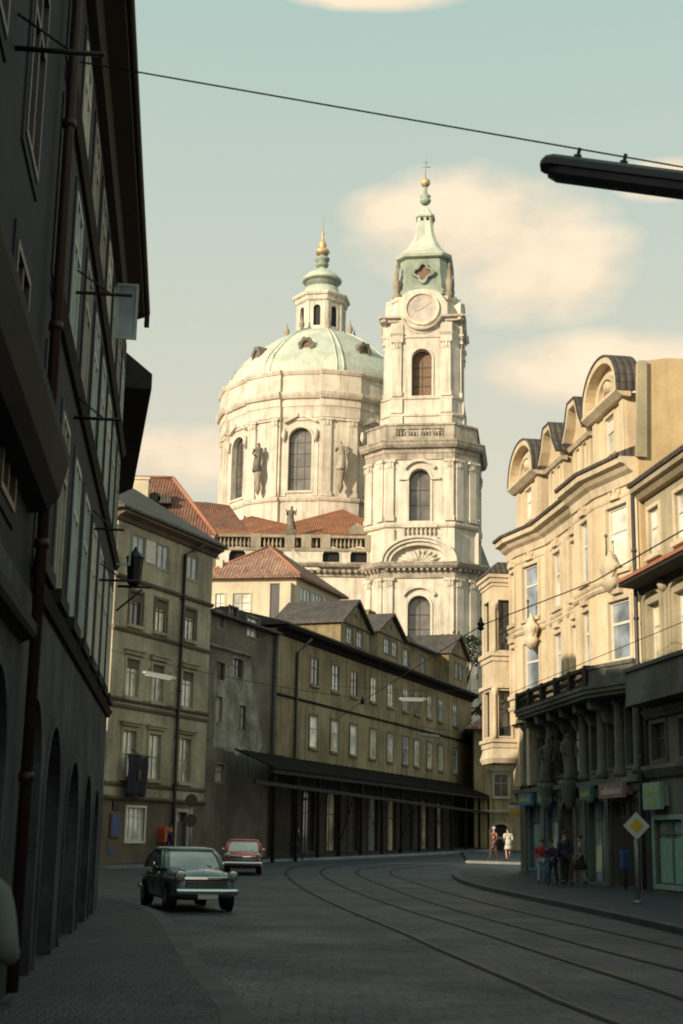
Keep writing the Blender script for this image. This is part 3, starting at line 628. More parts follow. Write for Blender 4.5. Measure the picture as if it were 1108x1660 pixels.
for (u, o, z, w_) in ((12.75, -2.2, 15.9, .5), (21., -3.4, 17.6, .7)):
    mb = MB(); mb.box(f5, u-w_, u+w_, 13.5, z, o-.4, o+.4); mb.box(f5, u-w_-.08, u+w_+.08, z+.002, z+.18, o-.48, o+.48); mb.build('chimney', M['ochre5'], H5)
downpipe(H5, [f5(.2, 12.8, .6), f5(-.15, 12.4, .35), f5(-.75, 11.9, .12), f5(-.75, .5, .12)], 'pipegrey', .08)
# plank canopy on posts along houses 4 and 5
K = thing('plank_canopy', 'long dark plank canopy on posts in front of the ochre house', 'canopy', f5(16, .5, 2))
mb = MB(); ue = 33.
i = -9.5
while i < ue:
    dz = .03 if int(i*2) % 2 else 0
    mb.loft([[f5(i, 5.9+dz, .1 if i > -3 else .35), f5(i+.42, 5.9+dz, .1 if i > -3 else .35), f5(i+.2, 4.95+dz, 2.75), f5(i-.22, 4.95+dz, 2.75)], [f5(i, 5.82+dz, .1 if i > -3 else .35), f5(i+.42, 5.82+dz, .1 if i > -3 else .35), f5(i+.2, 4.87+dz, 2.75), f5(i-.22, 4.87+dz, 2.75)]]); i += .5
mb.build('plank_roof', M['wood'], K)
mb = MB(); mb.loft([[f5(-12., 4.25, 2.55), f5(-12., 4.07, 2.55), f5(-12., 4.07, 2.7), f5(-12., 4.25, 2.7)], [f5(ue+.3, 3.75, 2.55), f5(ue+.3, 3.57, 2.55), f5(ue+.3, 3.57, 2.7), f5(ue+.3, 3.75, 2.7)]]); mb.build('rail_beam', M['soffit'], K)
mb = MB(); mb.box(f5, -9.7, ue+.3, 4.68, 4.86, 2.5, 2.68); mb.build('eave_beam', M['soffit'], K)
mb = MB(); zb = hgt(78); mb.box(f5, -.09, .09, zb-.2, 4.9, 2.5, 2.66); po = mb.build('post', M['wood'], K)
for u in (-9.4, -6.4, -3.3, 3.6, 7.4, 11.2, 15, 18.8, 22.6, 26.4, 30.2, 33.):
    q = po.copy(); COL.objects.link(q); q.parent = K; q.location = f5.d*u
mb = MB(); mb.tube([f5(-.5, .6, 2.6), f5(2.2, 3.95, 2.62)], .05); mb.mark(); mb.tube([f5(10.5, .6, 2.6), f5(13.2, 3.85, 2.62)], .05); mb.builds('brace', M['wood'], K)
# ------------------------------------------------------------------ house 7: hipped roof between the ochre house and the church
a7 = at(481, 934, 100); dC = f5.d
f7r = Fr((a7.x, 100), dC); f7l = Fr((a7.x, 100), (-.985, .17), -1)
H7 = thing('hip_roof_house', 'small cream house with mottled pink hipped roof below the church', 'house', (a7.x-2, 103, 10))
z7 = a7.z
mb = MB(); A0 = Vector((a7.x, 100, 0)); l7 = 6.6; r7 = 9.
pl = [A0, A0+f7r.d*r7, A0+f7r.d*r7+f7l.d*l7, A0+f7l.d*l7]
hl = [(1.2, 1.9, z7-3.4, z7-.5), (3.3, 4.6, z7-2.9, z7-1.2), (5.2, 5.9, z7-2.9, z7-1.2)]
wallsheet(mb, f7l, 0, l7, 4, z7, hl, .12); hr = [(.8, 2.8, z7-3., z7-.6), (3.2, 5.2, z7-3., z7-.6), (5.6, 7.6, z7-3., z7-.6)]; wallsheet(mb, f7r, 0, r7, 4, z7, hr, .1)
for i in (1, 2): p, q = pl[i], pl[i+1]; mb.poly([W(p.x, p.y, 4), W(q.x, q.y, 4), W(q.x, q.y, z7), W(p.x, p.y, z7)])
mb.build('wall', M['cream7'], H7)
window(H7, f7l, hl[0], .1, 'glass', 'framedk', 0, ()); 
for h in hl[1:]: window(H7, f7l, h, .08, 'glassw', 'frame', 1, (.3, .6), 'cream7', .08)
for h in hr: window(H7, f7r, h, .08, 'glassb', 'frame', 2, (.3, .6))
mb = MB(); ov = .5; ap = at(437, 886, 103.5); ap2 = ap+dC*2.5
cs = [pl[0]+(f7r.d*-1+f7l.d*-1)*ov, pl[1]+(f7r.d-f7l.d)*ov, pl[2]+(f7r.d+f7l.d)*ov, pl[3]+(f7l.d-f7r.d)*ov]
A_ = [W(p.x, p.y, z7+.02) for p in cs]; B_ = [W(p.x, p.y, z7-.16) for p in cs]
mb.poly([A_[0], A_[1], ap2, ap]); mb.poly([A_[1], A_[2], ap2]); mb.poly([A_[2], A_[3], ap, ap2]); mb.poly([A_[3], A_[0], ap])
for i in range(4): mb.poly([A_[i], A_[(i+1) % 4], B_[(i+1) % 4], B_[i]])
mb.poly(B_); mb.build('roof', M['hip'], H7)
mb = MB(); mb.tube([A_[0], ap], .11); mb.tube([A_[3], ap], .11); mb.tube([ap, ap2], .11); mb.build('ridge_tiles', M['edge'], H7)
for bx in ((.2, .9, .3), (-5.6, -4.9, .2)): pass
mb = MB(); mb.box(f7l, .3, .7, z7-4.2, z7-.5, .0, .45); mb.build('buttress', M['cream7'], H7); mb = MB(); mb.box(f7l, 5.6, 6.1, z7-.8, z7+1.4, -1.2, -.5); mb.build('chimney', M['cream7'], H7)
# ------------------------------------------------------------------ house 6: big brown tiled roof at left, behind house 3
H6 = thing('tiled_house', 'house with big brown tiled roof and cream chimney behind the corner house', 'house', (-14, 112, 20))
def q6(x, y, Y): return at(x, y, Y)
e0, e1 = q6(120, 868, 106), q6(352, 868, 106); r0, r1 = q6(150, 772, 112), q6(281, 775, 112)
h1 = q6(352, 866, 118)
mb = MB(); mb.poly([e0, e1, r1, r0]); mb.poly([e1, h1, r1]); mb.poly([r0, r1, h1, q6(120, 870, 118)]); mb.poly([e0, r0, q6(120, 870, 118)]); mb.build('roof', M['brown'], H6)
mb = MB(); mb.tube([r0, r1], .16); mb.tube([r1, e1], .16); mb.build('ridge_tiles', M['edge'], H6)
mb = MB(); zb6 = e0.z-.1
mb.loft([[W(p[0], p[1], z) for p in ((e0.x+.4, 106.5), (e1.x-.4, 106.5), (e1.x-.4, 118), (e0.x+.4, 118))] for z in (5, zb6)]); mb.build('wall', M['cream7'], H6)
c6 = at(226, 790, 107.5); mb = MB(); mb.box(W, c6.x-.75, c6.x+.75, 107.2, 108.2, c6.z-3, c6.z+.55); mb.box(W, c6.x-.85, c6.x+.85, 107.1, 108.3, c6.z+.552, c6.z+.75); mb.build('chimney', M['cream7'], H6)
for (x, y) in ((252, 808), (268, 812)):
    s_ = at(x, y, 108.6); mb = MB(); mb.loft([[W(s_.x-.5, 108, s_.z-.3), W(s_.x+.5, 108, s_.z-.3), W(s_.x+.5, 108, s_.z+.15), W(s_.x, 108, s_.z+.4), W(s_.x-.5, 108, s_.z+.15)], [W(s_.x-.5, 110.5, s_.z-.1), W(s_.x+.5, 110.5, s_.z-.1), W(s_.x+.5, 110.5, s_.z+.25), W(s_.x, 110.5, s_.z+.5), W(s_.x-.5, 110.5, s_.z+.25)]]); mb.build('roof_hatch', M['slate'], H6)
# ------------------------------------------------------------------ house 9: little house closing the street, arched passage
f9 = Fr((at(769, 1300, 112).x, 112), (1, -.05))
H9 = thing('passage_house', 'small ochre house with arched passage closing the street end', 'house', f9(3, 1))
z9 = at(790, 1180, 112).z
w9a, w9b = onfr(f9, 801, 1255), onfr(f9, 824, 1292); ar0, ar1 = onfr(f9, 797, 1336), onfr(f9, 827, 1390)
h9 = [(w9a[0], w9b[0], w9b[1], w9a[1]), (ar0[0], ar1[0], .6, ar0[1], (ar1[0]-ar0[0])*.38), (w9a[0]+5, w9b[0]+5, w9b[1], w9a[1])]
mb = MB(); wallsheet(mb, f9, 0, 12, .4, z9, h9, .25); body(mb, f9, 0, 12, .4, z9, 9); mb.build('wall', M['ochre5'], H9)
window(H9, f9, h9[0], .12, 'glass', 'frame', 1, (.6,), 'ochre3', .14, 'ochre3', .14); window(H9, f9, h9[2], .12, 'glass', 'frame', 1, (.6,), 'ochre3', .14)
mb = MB(); mb.poly([f9(p[0], p[1], -.24) for p in holeout(h9[1])]); g_ = mb.build('passage_gate', M['iron'], H9); mb = MB(); mb.box(f9, ar0[0]+.2, ar1[0]-.2, ar0[1]-1.1, ar0[1]-.95, -.23, -.2); mb.build('gate_bar', M['frame'], g_)
mb = MB(); ring(mb, f9, h9[1], .2, -.01, .08); mb.build('surround', M['ochre3'], g_)
zc = onfr(f9, 800, 1316)[1]; mb = MB(); mb.strip(f9, -.05, 12, [(-.03, zc-.2), (.1, zc-.15), (.2, zc), (.2, zc+.1), (-.03, zc+.15)]); mb.build('string_course', M['ochre3'], H9)
hiproof(f9, 0, 12, z9, 9, 3.2, .7).build('roof', M['hip'], H9)
# ------------------------------------------------------------------ bell tower
TA = radians(8.); TC = Vector((8.42, 141.5, 0))
TW = thing('bell_tower', 'tall cream baroque bell tower with clock and green copper spire', 'bell tower', (TC.x, TC.y, 1))
def face(k, half, c=TC, a0=TA):              # k*45 degrees round from the front face
    a = -a0+k*pi/4; n = Vector((sin(a), -cos(a), 0)); return Fr(c+n*half, (-n.y, n.x))
def octa(half, f, off=0., c=TC, a0=TA):
    h, g = half+off, f+off*.414; P = [(-g, -h), (g, -h), (h, -g), (h, g), (g, h), (-g, h), (-h, g), (-h, -g)]
    ca, sa = cos(a0), sin(a0)
    return [(c.x+x*ca+y*sa, c.y-x*sa+y*ca) for x, y in P]
def oloft(mb, lv, half, f, cap=False):
    mb.loft([[W(x, y, z) for x, y in octa(half, f, o)] for z, o in lv], cap, cap)
def sect(name, z0, z1, half, f, hole, mat='church', d=.9, glassn='churchglass', off=0., wins=(0, 2, 4, 6)):
    mb = MB(); P = octa(half, f, off)
    for i in range(8):
        if i % 2 == 0 and hole:
            fr = face(i, half+off); g = f+off*.414
            wallsheet(mb, fr, -g, g, z0, z1, [hole], d)
        else:
            p, q = P[i], P[(i+1) % 8]; mb.poly([W(*p, z0), W(*q, z0), W(*q, z1), W(*p, z1)])
    o = mb.build(name, M[mat], TW)
    return o
def pil(mb, fr, u, w_, z0, z1, o, cap=True):
    mb.box(fr, u-w_/2, u+w_/2, z0+.5, z1-.9, -.05, o); mb.box(fr, u-w_/2-.08, u+w_/2+.08, z0, z0+.5, -.05, o+.08)
    if cap:
        mb.box(fr, u-w_/2-.05, u+w_/2+.05, z1-.9, z1-.8, -.05, o+.05)
        for k in range(3):
            uu = u-w_/2+w_*(k+.5)/3; mb.box(fr, uu-w_*.14, uu+w_*.14, z1-.8+.03*k, z1-.25, -.05, o+.06+.07*(k % 2))
        mb.box(fr, u-w_/2-.14, u+w_/2+.14, z1-.25, z1, -.05, o+.16)
HB, FB = 5.5, 3.4
hole3 = (-1.1, 1.1, 17.5, 24.6, 1.1); hole2 = (-1.05, 1.05, 32., 37.3, 1.05)
sect('lower_stage', 0, 26.9, HB, FB, hole3); sect('middle_stage', 31.95, 38.8, HB, FB, hole2)
mb = MB(); oloft(mb, [(27.9, -.12), (31.4, -.12)], HB, FB); mb.build('attic_stage', M['church'], TW)
mb = MB()
oloft(mb, [(26.3, .0), (26.32, .18), (26.9, .2), (26.95, .3), (27.2, .32), (27.22, .75), (27.42, .95), (27.62, 1.), (27.64, 1.06), (27.78, 1.06), (27.95, -.1)], HB, FB)
for k in (0, 1, 7, 2):
    fr = face(k, HB if k % 2 == 0 else (HB+FB)/sqrt(2)); L_ = FB if k % 2 == 0 else 1.48
    n = int(L_*2/.55)
    for i in range(n): uu = -L_+L_*2*(i+.5)/n; mb.box(fr, uu-.13, uu+.13, 26.98, 27.21, .2, .68)
mb.build('main_cornice', M['churchmid'], TW)
mb = MB(); oloft(mb, [(31.3, -.12), (31.4, .12), (31.6, .22), (31.8, .22), (31.95, .0)], HB, FB); mb.build('string_course', M['church'], TW)
mb = MB(); oloft(mb, [(38.2, 0), (38.22, .14), (38.8, .16), (38.9, .25), (39.3, .27), (39.35, .6), (39.6, .78), (39.9, .82), (39.92, .88), (40.05, .88), (40.2, .1)], HB, FB); mb.build('middle_cornice', M['churchmid'], TW)
# pilasters on the corners of the two lower stages
mb = MB()
for za, zb in ((14., 26.3), (32., 38.2)):
    for k in (0, 2, 4, 6):
        fr = face(k, HB)
        for u in (-2.95, 2.95): pil(mb, fr, u, .8, za, zb, .22); mb.mark()
    for k in (1, 3, 5, 7):
        fr = face(k, (HB+FB)/sqrt(2))
        for u in (-.86, .86): pil(mb, fr, u, .85, za, zb, .2); mb.mark()
for k in (0, 2): 
    fr = face(k, HB)
    for u in (-2.95, 2.95): mb.box(fr, u-.5, u+.5, 27.96, 31.2, -.2, .18); mb.mark()
mb.builds('pilaster', M['church'], TW)
def twin(h, half, glassn, fm, k=0, hood=True, off=0., tr=(.33, .62), imp=None):
    fr = face(k, half); w_ = window(TW, fr, h, .85, glassn, fm, 1, tr, 'church', .22, '', so=.12, t=.09)
    s = MB()
    if imp: 
        for sg in (-1, 1): a, b = sorted((sg*(h[1]+.02), sg*(h[1]+1.0))); s.box(fr, a, b, imp, imp+.22, -.02, .26); s.mark()
        s.builds('impost', M['church'], w_); s = MB()
    if not hood: return w_
    if hood:
        m = 16; R0 = h[1]+.55
        lo = [(R0*cos(pi*(.16+.68*i/m)), h[3]-h[4]*.55+.95*R0*sin(pi*(.16+.68*i/m))-.25) for i in range(m+1)]; hi = [(x*1.13, z+.25) for x, z in lo]
        for a, b, c, d in zip(lo[:-1], lo[1:], hi[1:], hi[:-1]): s.prism(lambda u, z, o: fr(u, z, o), [a, b, c, d], -.02, .34)
    s.build('hood', M['church'], w_); return w_
for k in (0, 2): twin(hole3, HB, 'churchglass', 'framedk', k, tr=(.55, .75)); twin(hole2, HB, 'churchglass', 'framedk', k, imp=36.15)
# segmental pediment over the main cornice, with its shell
fr = face(0, HB); mb = MB(); m = 22
def arcz(t, a, b): return (a*cos(pi*t), 27.76+b*sin(pi*t))
for (a0, b0, a1, b1, o0, o1) in ((3.15, 2.05, 3.5, 2.35, -.2, .95), (3.5, 2.35, 3.75, 2.6, -.2, 1.15), (2.75, 1.7, 3.15, 2.05, -.2, .7)):
    for i in range(m):
        q = [arcz(i/m, a0, b0), arcz((i+1)/m, a0, b0), arcz((i+1)/m, a1, b1), arcz(i/m, a1, b1)]; mb.prism(lambda u, z, o: fr(u, z, o), q, o0, o1)
pd = mb.build('arched_pediment', M['church'], TW)
mb = MB(); mb.prism(lambda u, z, o: fr(u, z, o), [(-2.75, 27.76)]+[arcz(1-i/m, 2.74, 1.69) for i in range(m+1)]+[(2.75, 27.76)], -.3, .05)
for i in range(9):
    a = pi*(.12+.76*i/8); mb.tube([fr(.25*cos(a), 27.8, .15), fr(1.3*cos(a), 27.8+.75*sin(a), .3), fr(2.2*cos(a), 27.8+1.3*sin(a), .1)], [.05, .2, .06], 6)
mb.build('tympanum', M['church'], pd)
# balcony balustrade under the middle window
mb = MB(); 
for i in range(8):
    u = -1.5+3*i/7; c = fr(u, 0, .1); mb.lathe([(.09, 30.42), (.06, 30.6), (.13, 30.85), (.06, 31.15), (.1, 31.32)], c, 8)
mb.box(fr, -1.75, 1.75, 30.2, 30.42, -.12, .3); mb.box(fr, -1.75, 1.75, 31.32, 31.55, -.12, .3); mb.build('window_balustrade', M['church'], TW)
# parapet round the middle gallery
mb = MB(); P = octa(HB, FB, .05)
fr2 = face(0, HB+.05)
for k in range(8):
    fk = face(k, HB+.05 if k % 2 == 0 else (HB+FB)/sqrt(2)+.05); L_ = 3.42 if k % 2 == 0 else 1.49
    hs = [(-2.5+1.25*i+.12, -2.5+1.25*i+1.1, 40.65, 41.4) for i in range(4)] if k % 2 == 0 else []
    wallsheet(mb, fk, -L_, L_, 40.15, 41.75, hs, .4)
    mb.box(fk, -L_+.4, L_-.4, 40.16, 41.7, -.42, -.4) if not hs else mb.box(fk, -L_+.4, L_-.4, 41.4, 41.7, -.42, -.38)
    for h in hs:
        for j in range(3): c = fk((h[0]+(h[1]-h[0])*(j+.5)/3), 0, -.2); mb.lathe([(.09, 40.62), (.05, 40.8), (.12, 41.), (.05, 41.25), (.09, 41.42)], c, 7)
    mb.box(fk, -L_-.1, L_+.1, 41.752, 41.95, -.5, .12); mb.mark()
mb.builds('gallery_parapet', M['churchmid'], TW)
# belfry
HU, FU = 3.78, 3.05; sU = 1.012
def zu(z): return 1.6+(z-1.6)*sU
mb = MB(); oloft(mb, [(40.1, .28), (zu(42.6), .28), (zu(42.65), .42), (zu(42.85), .46), (zu(43.), .24), (zu(44.4), .22), (zu(44.45), .36), (zu(44.65), .4), (zu(44.8), .0)], HU, FU); mb.build('belfry_base', M['church'], TW)
hole1 = (-1.02, 1.02, zu(44.85), zu(49.8), 1.02)
sect('belfry', zu(44.8), zu(53.), HU, FU, hole1)
mb = MB()
for k in (0, 2, 4, 6):
    fr = face(k, HU)
    for u in (-2.5, 2.5): pil(mb, fr, u, .9, zu(44.8), zu(50.7), .2); mb.box(fr, u-.62, u+.62, 40.12, zu(42.6), -.1, .5); mb.box(fr, u-.6, u+.6, zu(43.), zu(44.4), -.1, .45); mb.box(fr, u-.6, u+.6, zu(50.7), zu(52.5), -.1, .3); mb.strip(fr, *((-3.2, -1.85) if u < 0 else (1.85, 3.2)), [(-.1, zu(51.2)), (.34, zu(51.22)), (.48, zu(51.45)), (-.1, zu(51.5))]); mb.mark()
mb.builds('belfry_pilaster', M['church'], TW)
for k in (0, 2): twin(hole1, HU, 'woodwin', 'framedk', k, hood=False, tr=(.25, .45, .65))
# cornice that swings down under the clock
mb = MB()
def swz(u): 
    R_s = 2.3; b_ = zu(54.05)-sqrt(max(0, R_s*R_s-u*u)) if abs(u) < R_s else 99; return min(zu(53.1), b_) if abs(u) < 2.05 else zu(53.1)
for k in (0, 2, 4, 6):
    fr = face(k, HU); n = 36; rings = []
    for i in range(n+1):
        u = -4.25+8.5*i/n; z = swz(u); rings.append([fr(u, z-.45, -.1), fr(u, z-.4, .2), fr(u, z-.12, .3), fr(u, z-.1, .62), fr(u, z+.1, .7), fr(u, z+.2, -.1)])
    mb.loft(rings); mb.mark()
mb.builds('swung_cornice', M['church'], TW)
HC, FC_ = 3.15, 2.55
mb = MB(); oloft(mb, [(zu(51.), 0), (zu(55.2), 0), (zu(55.22), .16), (zu(55.45), .24), (zu(55.6), .24), (zu(55.7), -.3)], HC, FC_, True)
for k in (0, 2, 4, 6):
    fr = face(k, HC); m = 20
    q = [(1.95*cos(pi*i/m), zu(55.6)+.8*sin(pi*i/m)) for i in range(m+1)]; mb.prism(lambda u, z, o: fr(u, z, o), q, -.35, .26)
    fr = face(k, HU)
    mb.prism(lambda u, z, o: fr(u, z, o), [(-2.6, zu(51.)), (2.6, zu(51.)), (2.6, zu(54.6)), (1.9, zu(55.7)), (-1.9, zu(55.7)), (-2.6, zu(54.6))], -.8, .12)
mb.build('clock_stage', M['church'], TW)
zc = zu(54.05)
for k in (0, 2):
    fr = face(k, HU)
    mb = MB(); n = 40; mb.loft([[fr(1.55*cos(2*pi*i/n), zc+1.55*sin(2*pi*i/n), o) for i in range(n)] for o in (.0, .24)]); ck = mb.build('clock_face', M['clock'], TW)
    mb = MB()
    for (ra, rb, o) in ((1.55, 1.8, .4), (1.0, 1.05, .262)):
        for i in range(n):
            a, b = 2*pi*i/n, 2*pi*(i+1)/n; mb.prism(lambda u, z, oo: fr(u, z, oo), [(ra*cos(a), zc+ra*sin(a)), (rb*cos(a), zc+rb*sin(a)), (rb*cos(b), zc+rb*sin(b)), (ra*cos(b), zc+ra*sin(b))], .1, o)
        mb.mark()
    mb.builds('clock_rim', M['church'], ck)
    mb = MB()
    for i in range(12):
        a = pi*i/6; ca, sa = cos(a), sin(a)
        for off in ((-.06, .06) if i % 3 else (-.1, 0, .1)): mb.prism(lambda u, z, oo: fr(u, z, oo), [(1.12*ca-(off-.022)*sa, zc+1.12*sa+(off-.022)*ca), (1.42*ca-(off-.022)*sa, zc+1.42*sa+(off-.022)*ca), (1.42*ca-(off+.022)*sa, zc+1.42*sa+(off+.022)*ca), (1.12*ca-(off+.022)*sa, zc+1.12*sa+(off+.022)*ca)], .241, .252)
    mb.build('hour_marks', M['gold'], ck)
    mb = MB()
    for ang, ln, wd in ((radians(34), 1.25, .05), (radians(-160), .8, .07)):
        ca, sa = cos(ang), sin(ang); mb.prism(lambda u, z, oo: fr(u, z, oo), [(-.2*ca, zc-.2*sa), (-wd*sa+.3*ln*ca, zc+wd*ca+.3*ln*sa), (ln*ca, zc+ln*sa), (wd*sa+.3*ln*ca, zc-wd*ca+.3*ln*sa)], .27, .3)
    mb.build('clock_hands', M['gold'], ck)
# copper helmet
def zr(z): return 1.6+(z-1.6)*1.021
def rl(mb, lv, cap=True): mb.loft([[W(x, y, zr(z)) for x, y in octa(h, h*.70)] for z, h in lv], cap, cap)
mb = MB(); rl(mb, [(55.5, 2.95), (56., 2.95), (56.25, 2.75), (58, 2.55), (59.65, 2.42), (59.7, 2.6)]); hm = mb.build('helmet_drum', M['copperdk'], TW)
mb = MB(); rl(mb, [(59.68, 2.6), (59.75, 2.85), (60.0, 2.95), (60.15, 2.8), (60.6, 2.3), (61.3, 1.75), (62.2, 1.3), (63.2, .98), (64.3, .82), (64.9, .80), (65., .98), (65.2, 1.02), (65.35, .8), (65.9, .5), (66.3, .3)]); mb.build('spire_roof', M['copper'], TW)
fr = face(0, .8)
for k in (0, 2, 6):
    fr = face(k, .82); mb = MB()
    for u in (-.3, .3): mb.prism(lambda a, b, o: fr(a, b, o), [(u+.17*cos(2*pi*i/10), zr(64.72)+.2*sin(2*pi*i/10)) for i in range(10)], -.1, .04)
    mb.build('spire_opening', M['iron'], TW)
za = 1.6+(66.3-1.6)*1.03
mb = MB(); mb.lathe([(.3, za-.2), (.55, za+.05), (.62, za+.3), (.4, za+.5), (.6, za+.75), (.3, za+1.), (.18, za+1.3), (.2, za+1.8)], TC, 14); mb.build('finial_base', M['copperdk'], TW)
mb = MB(); mb.sphere((TC.x, TC.y, za+2.35), .52, 16); mb.build('finial_ball', M['gold'], TW)
mb = MB(); mb.tube([W(TC.x, TC.y, za+2.8), W(TC.x, TC.y, za+5.2)], .05); mb.tube([W(TC.x-.5, TC.y, za+4.2), W(TC.x+.5, TC.y, za+4.2)], .05); mb.tube([W(TC.x-.3, TC.y, za+4.7), W(TC.x+.3, TC.y, za+4.7)], .045); mb.build('cross', M['copperdk'], TW)
for k in (0, 2):
    fr = face(k, 2.5); mb = MB(); zz = zr(57.9)
    lob = [((.72+.16*cos(4*(2*pi*i/32)))*cos(2*pi*i/32), zz+(.72+.16*cos(4*(2*pi*i/32)))*sin(2*pi*i/32)) for i in range(32)]
    big = [(x*1.4, zz+(z-zz)*1.4) for x, z in lob]
    for i in range(32): j = (i+1) % 32; mb.prism(lambda u, z, o: fr(u, z, o), [lob[i], big[i], big[j], lob[j]], -.5, .55)
    lu = mb.build('lucarne', M['copperdk'], TW); mb = MB(); mb.poly([fr(u, z, .2) for u, z in lob]); mb.build('pane', M['woodwin'], lu)
mb = MB()
for sx, sy in ((-1, -1), (1, -1), (1, 1), (-1, 1)):
    x, y = sx*2.75, sy*2.75; ca, sa = cos(TA), sin(TA); c = (TC.x+x*ca+y*sa, TC.y-x*sa+y*ca)
    mb.lathe([(.42, zu(55.5)), (.42, zu(56.1)), (.26, zu(56.3)), (.36, zu(56.9)), (.4, zu(57.5)), (.2, zu(57.9)), (.25, zu(58.4)), (.1, zu(58.9)), (.16, zu(59.2)), (.02, zu(59.5))], c, 10); mb.mark()
    x, y = sx*4.3, sy*4.3; c = (TC.x+x*ca+y*sa, TC.y-x*sa+y*ca)
mb.builds('corner_urn', M['churchdk'], TW)
# ------------------------------------------------------------------ statues (carved figures, one thing each)
def figure(mb, c, h, seed=0, yaw=0.):
    """a draped stone figure standing at c, h tall: robe with folds, shoulders, arms and head"""
    r = random.Random(seed); n = 14; rings = []
    for z, a, b in ((0, .20, .16), (.08, .21, .17), (.25, .17, .14), (.45, .16, .125), (.58, .145, .11), (.70, .17, .12), (.79, .19, .115), (.83, .12, .09), (.86, .06, .06), (.89, .055, .06), (.93, .075, .08), (.97, .065, .07), (1.0, .02, .02)):
        rg = []
        for j in range(n):
            t = 2*pi*j/n; f = 1+(.14*sin(j*2.6+seed)+.06*sin(j*5+z*9) if z < .7 else 0)
            x, y = a*.78*h*f*cos(t), b*.85*h*f*sin(t); x += .03*h*sin(z*5+seed)
            rg.append(W(c[0]+x*cos(yaw)-y*sin(yaw), c[1]+x*sin(yaw)+y*cos(yaw), c[2]+z*h))
        rings.append(rg)
    mb.loft(rings, True, True, True)
    for sg in (-1, 1):
        up = r.uniform(-.18, .25); P = [(.12*sg, 0, .77), (.17*sg, -.06, .62), (.10*sg+.1*sg*(up > 0), -.15, .60+up)]
        mb.tube([W(c[0]+(x*cos(yaw)-y*sin(yaw))*h, c[1]+(x*sin(yaw)+y*cos(yaw))*h, c[2]+z*h) for x, y, z in P], [.045*h, .035*h, .025*h], 8)
# ------------------------------------------------------------------ the church: nave, drum, dome, lantern
DC = Vector((-2.85, 160, 0)); DR = 10.75; T0 = radians(-9.5)
CH = thing('church', 'large baroque church with pale copper dome, lantern and orange roofs', 'church', (DC.x, DC.y, 1))
def dface(k, a): 
    t = T0+k*pi/8; n = Vector((sin(t), -cos(t), 0)); return Fr(DC+n*a, (-n.y, n.x))
TH = tan(pi/16)
def dring(a, z, pier=.32):
    out = []
    for k in range(16):
        ap = a+(pier if k % 2 else 0.); hw = (a*TH)*(1.03 if k % 2 else .97); fr = dface(k, ap)
        b_ = .13; out += [fr(-hw, z), fr(-hw*.6, z, b_*.64), fr(-hw*.2, z, b_*.96), fr(hw*.2, z, b_*.96), fr(hw*.6, z, b_*.64), fr(hw, z)]
    return out
dh = (-1.28, 1.28, 38.1, 45.2, 1.28)
mb = MB()
for k in range(16):
    if k % 2 == 0: wallsheet(mb, dface(k, DR), -DR*TH, DR*TH, 37.3, 46.2, [dh], .7)
    else:
        hw = DR*TH*1.02; mb.box(dface(k, DR), -hw, hw, 30.5, 46.2, -.8, .3)
mb.loft([dring(DR+.15, z) for z in (30.5, 37.)], False, False); mb.build('drum', M['church'], CH)
mb = MB(); mb.loft([dring(DR+o, z) for z, o in ((36.8, .15), (36.9, .3), (37.15, .4), (37.3, .4), (37.4, .0))], False, False); mb.build('drum_string', M['church'], CH)
mb = MB(); mb.loft([dring(DR+o, z) for z, o in ((46.0, .02), (46.3, .05), (46.32, .14), (47.2, .16), (47.5, .22), (47.55, .3), (48.35, .3), (48.4, .55), (48.7, .72), (48.95, .78), (49.05, .78), (49.2, .35), (51.1, .3), (51.15, .42), (51.45, .58), (51.6, .6), (51.75, .1), (51.8, -1.5))], False, False); mb.build('drum_cornice', M['church'], CH)
mb = MB()
for k in range(1, 16, 2):
    fr = dface(k, DR+.3)
    for u in (-1.45, 1.45): pil(mb, fr, u, 1.0, 37.4, 46.2, .22); mb.mark()
mb.builds('drum_pilaster', M['church'], CH)
for k in range(0, 16, 2):
    fr = dface(k, DR); 
    if cos(T0+k*pi/8) > -.2:
        w_ = window(CH, fr, dh, .6, 'churchglass', 'framedk', 2, (.2, .4, .6, .78), 'church', .25, '', so=.16, t=.07)
        s = MB()
        for sg in (-1, 1):
            pts = [(sg*.25, 46.75), (sg*1.75, 45.95), (sg*1.75, 45.65), (sg*.25, 46.4)]
            s.prism(lambda u, z, o: fr(u, z, o), pts, -.02, .45)
        for sg in (-1, 1):
            s.tube([fr(sg*1.75, 44.9, .25), fr(sg*1.8, 44.2, .35), fr(sg*1.7, 43.6, .2)], [.2, .28, .12], 8); s.box(fr, sg*1.75-.25, sg*1.75+.25, 37.5, 43.4, -.02, .12)
        s.build('broken_pediment', M['church'], w_)
        pt = [fr(.28*cos(i*pi/8), 50.2+.28*sin(i*pi/8), .34) for i in range(16)]; q = MB(); q.poly(pt); q.loft([[fr(.28*cos(i*pi/8), 50.2+.28*sin(i*pi/8), .28) for i in range(16)], pt], False, False); q.build('attic_roundel', M['churchdk'], CH)
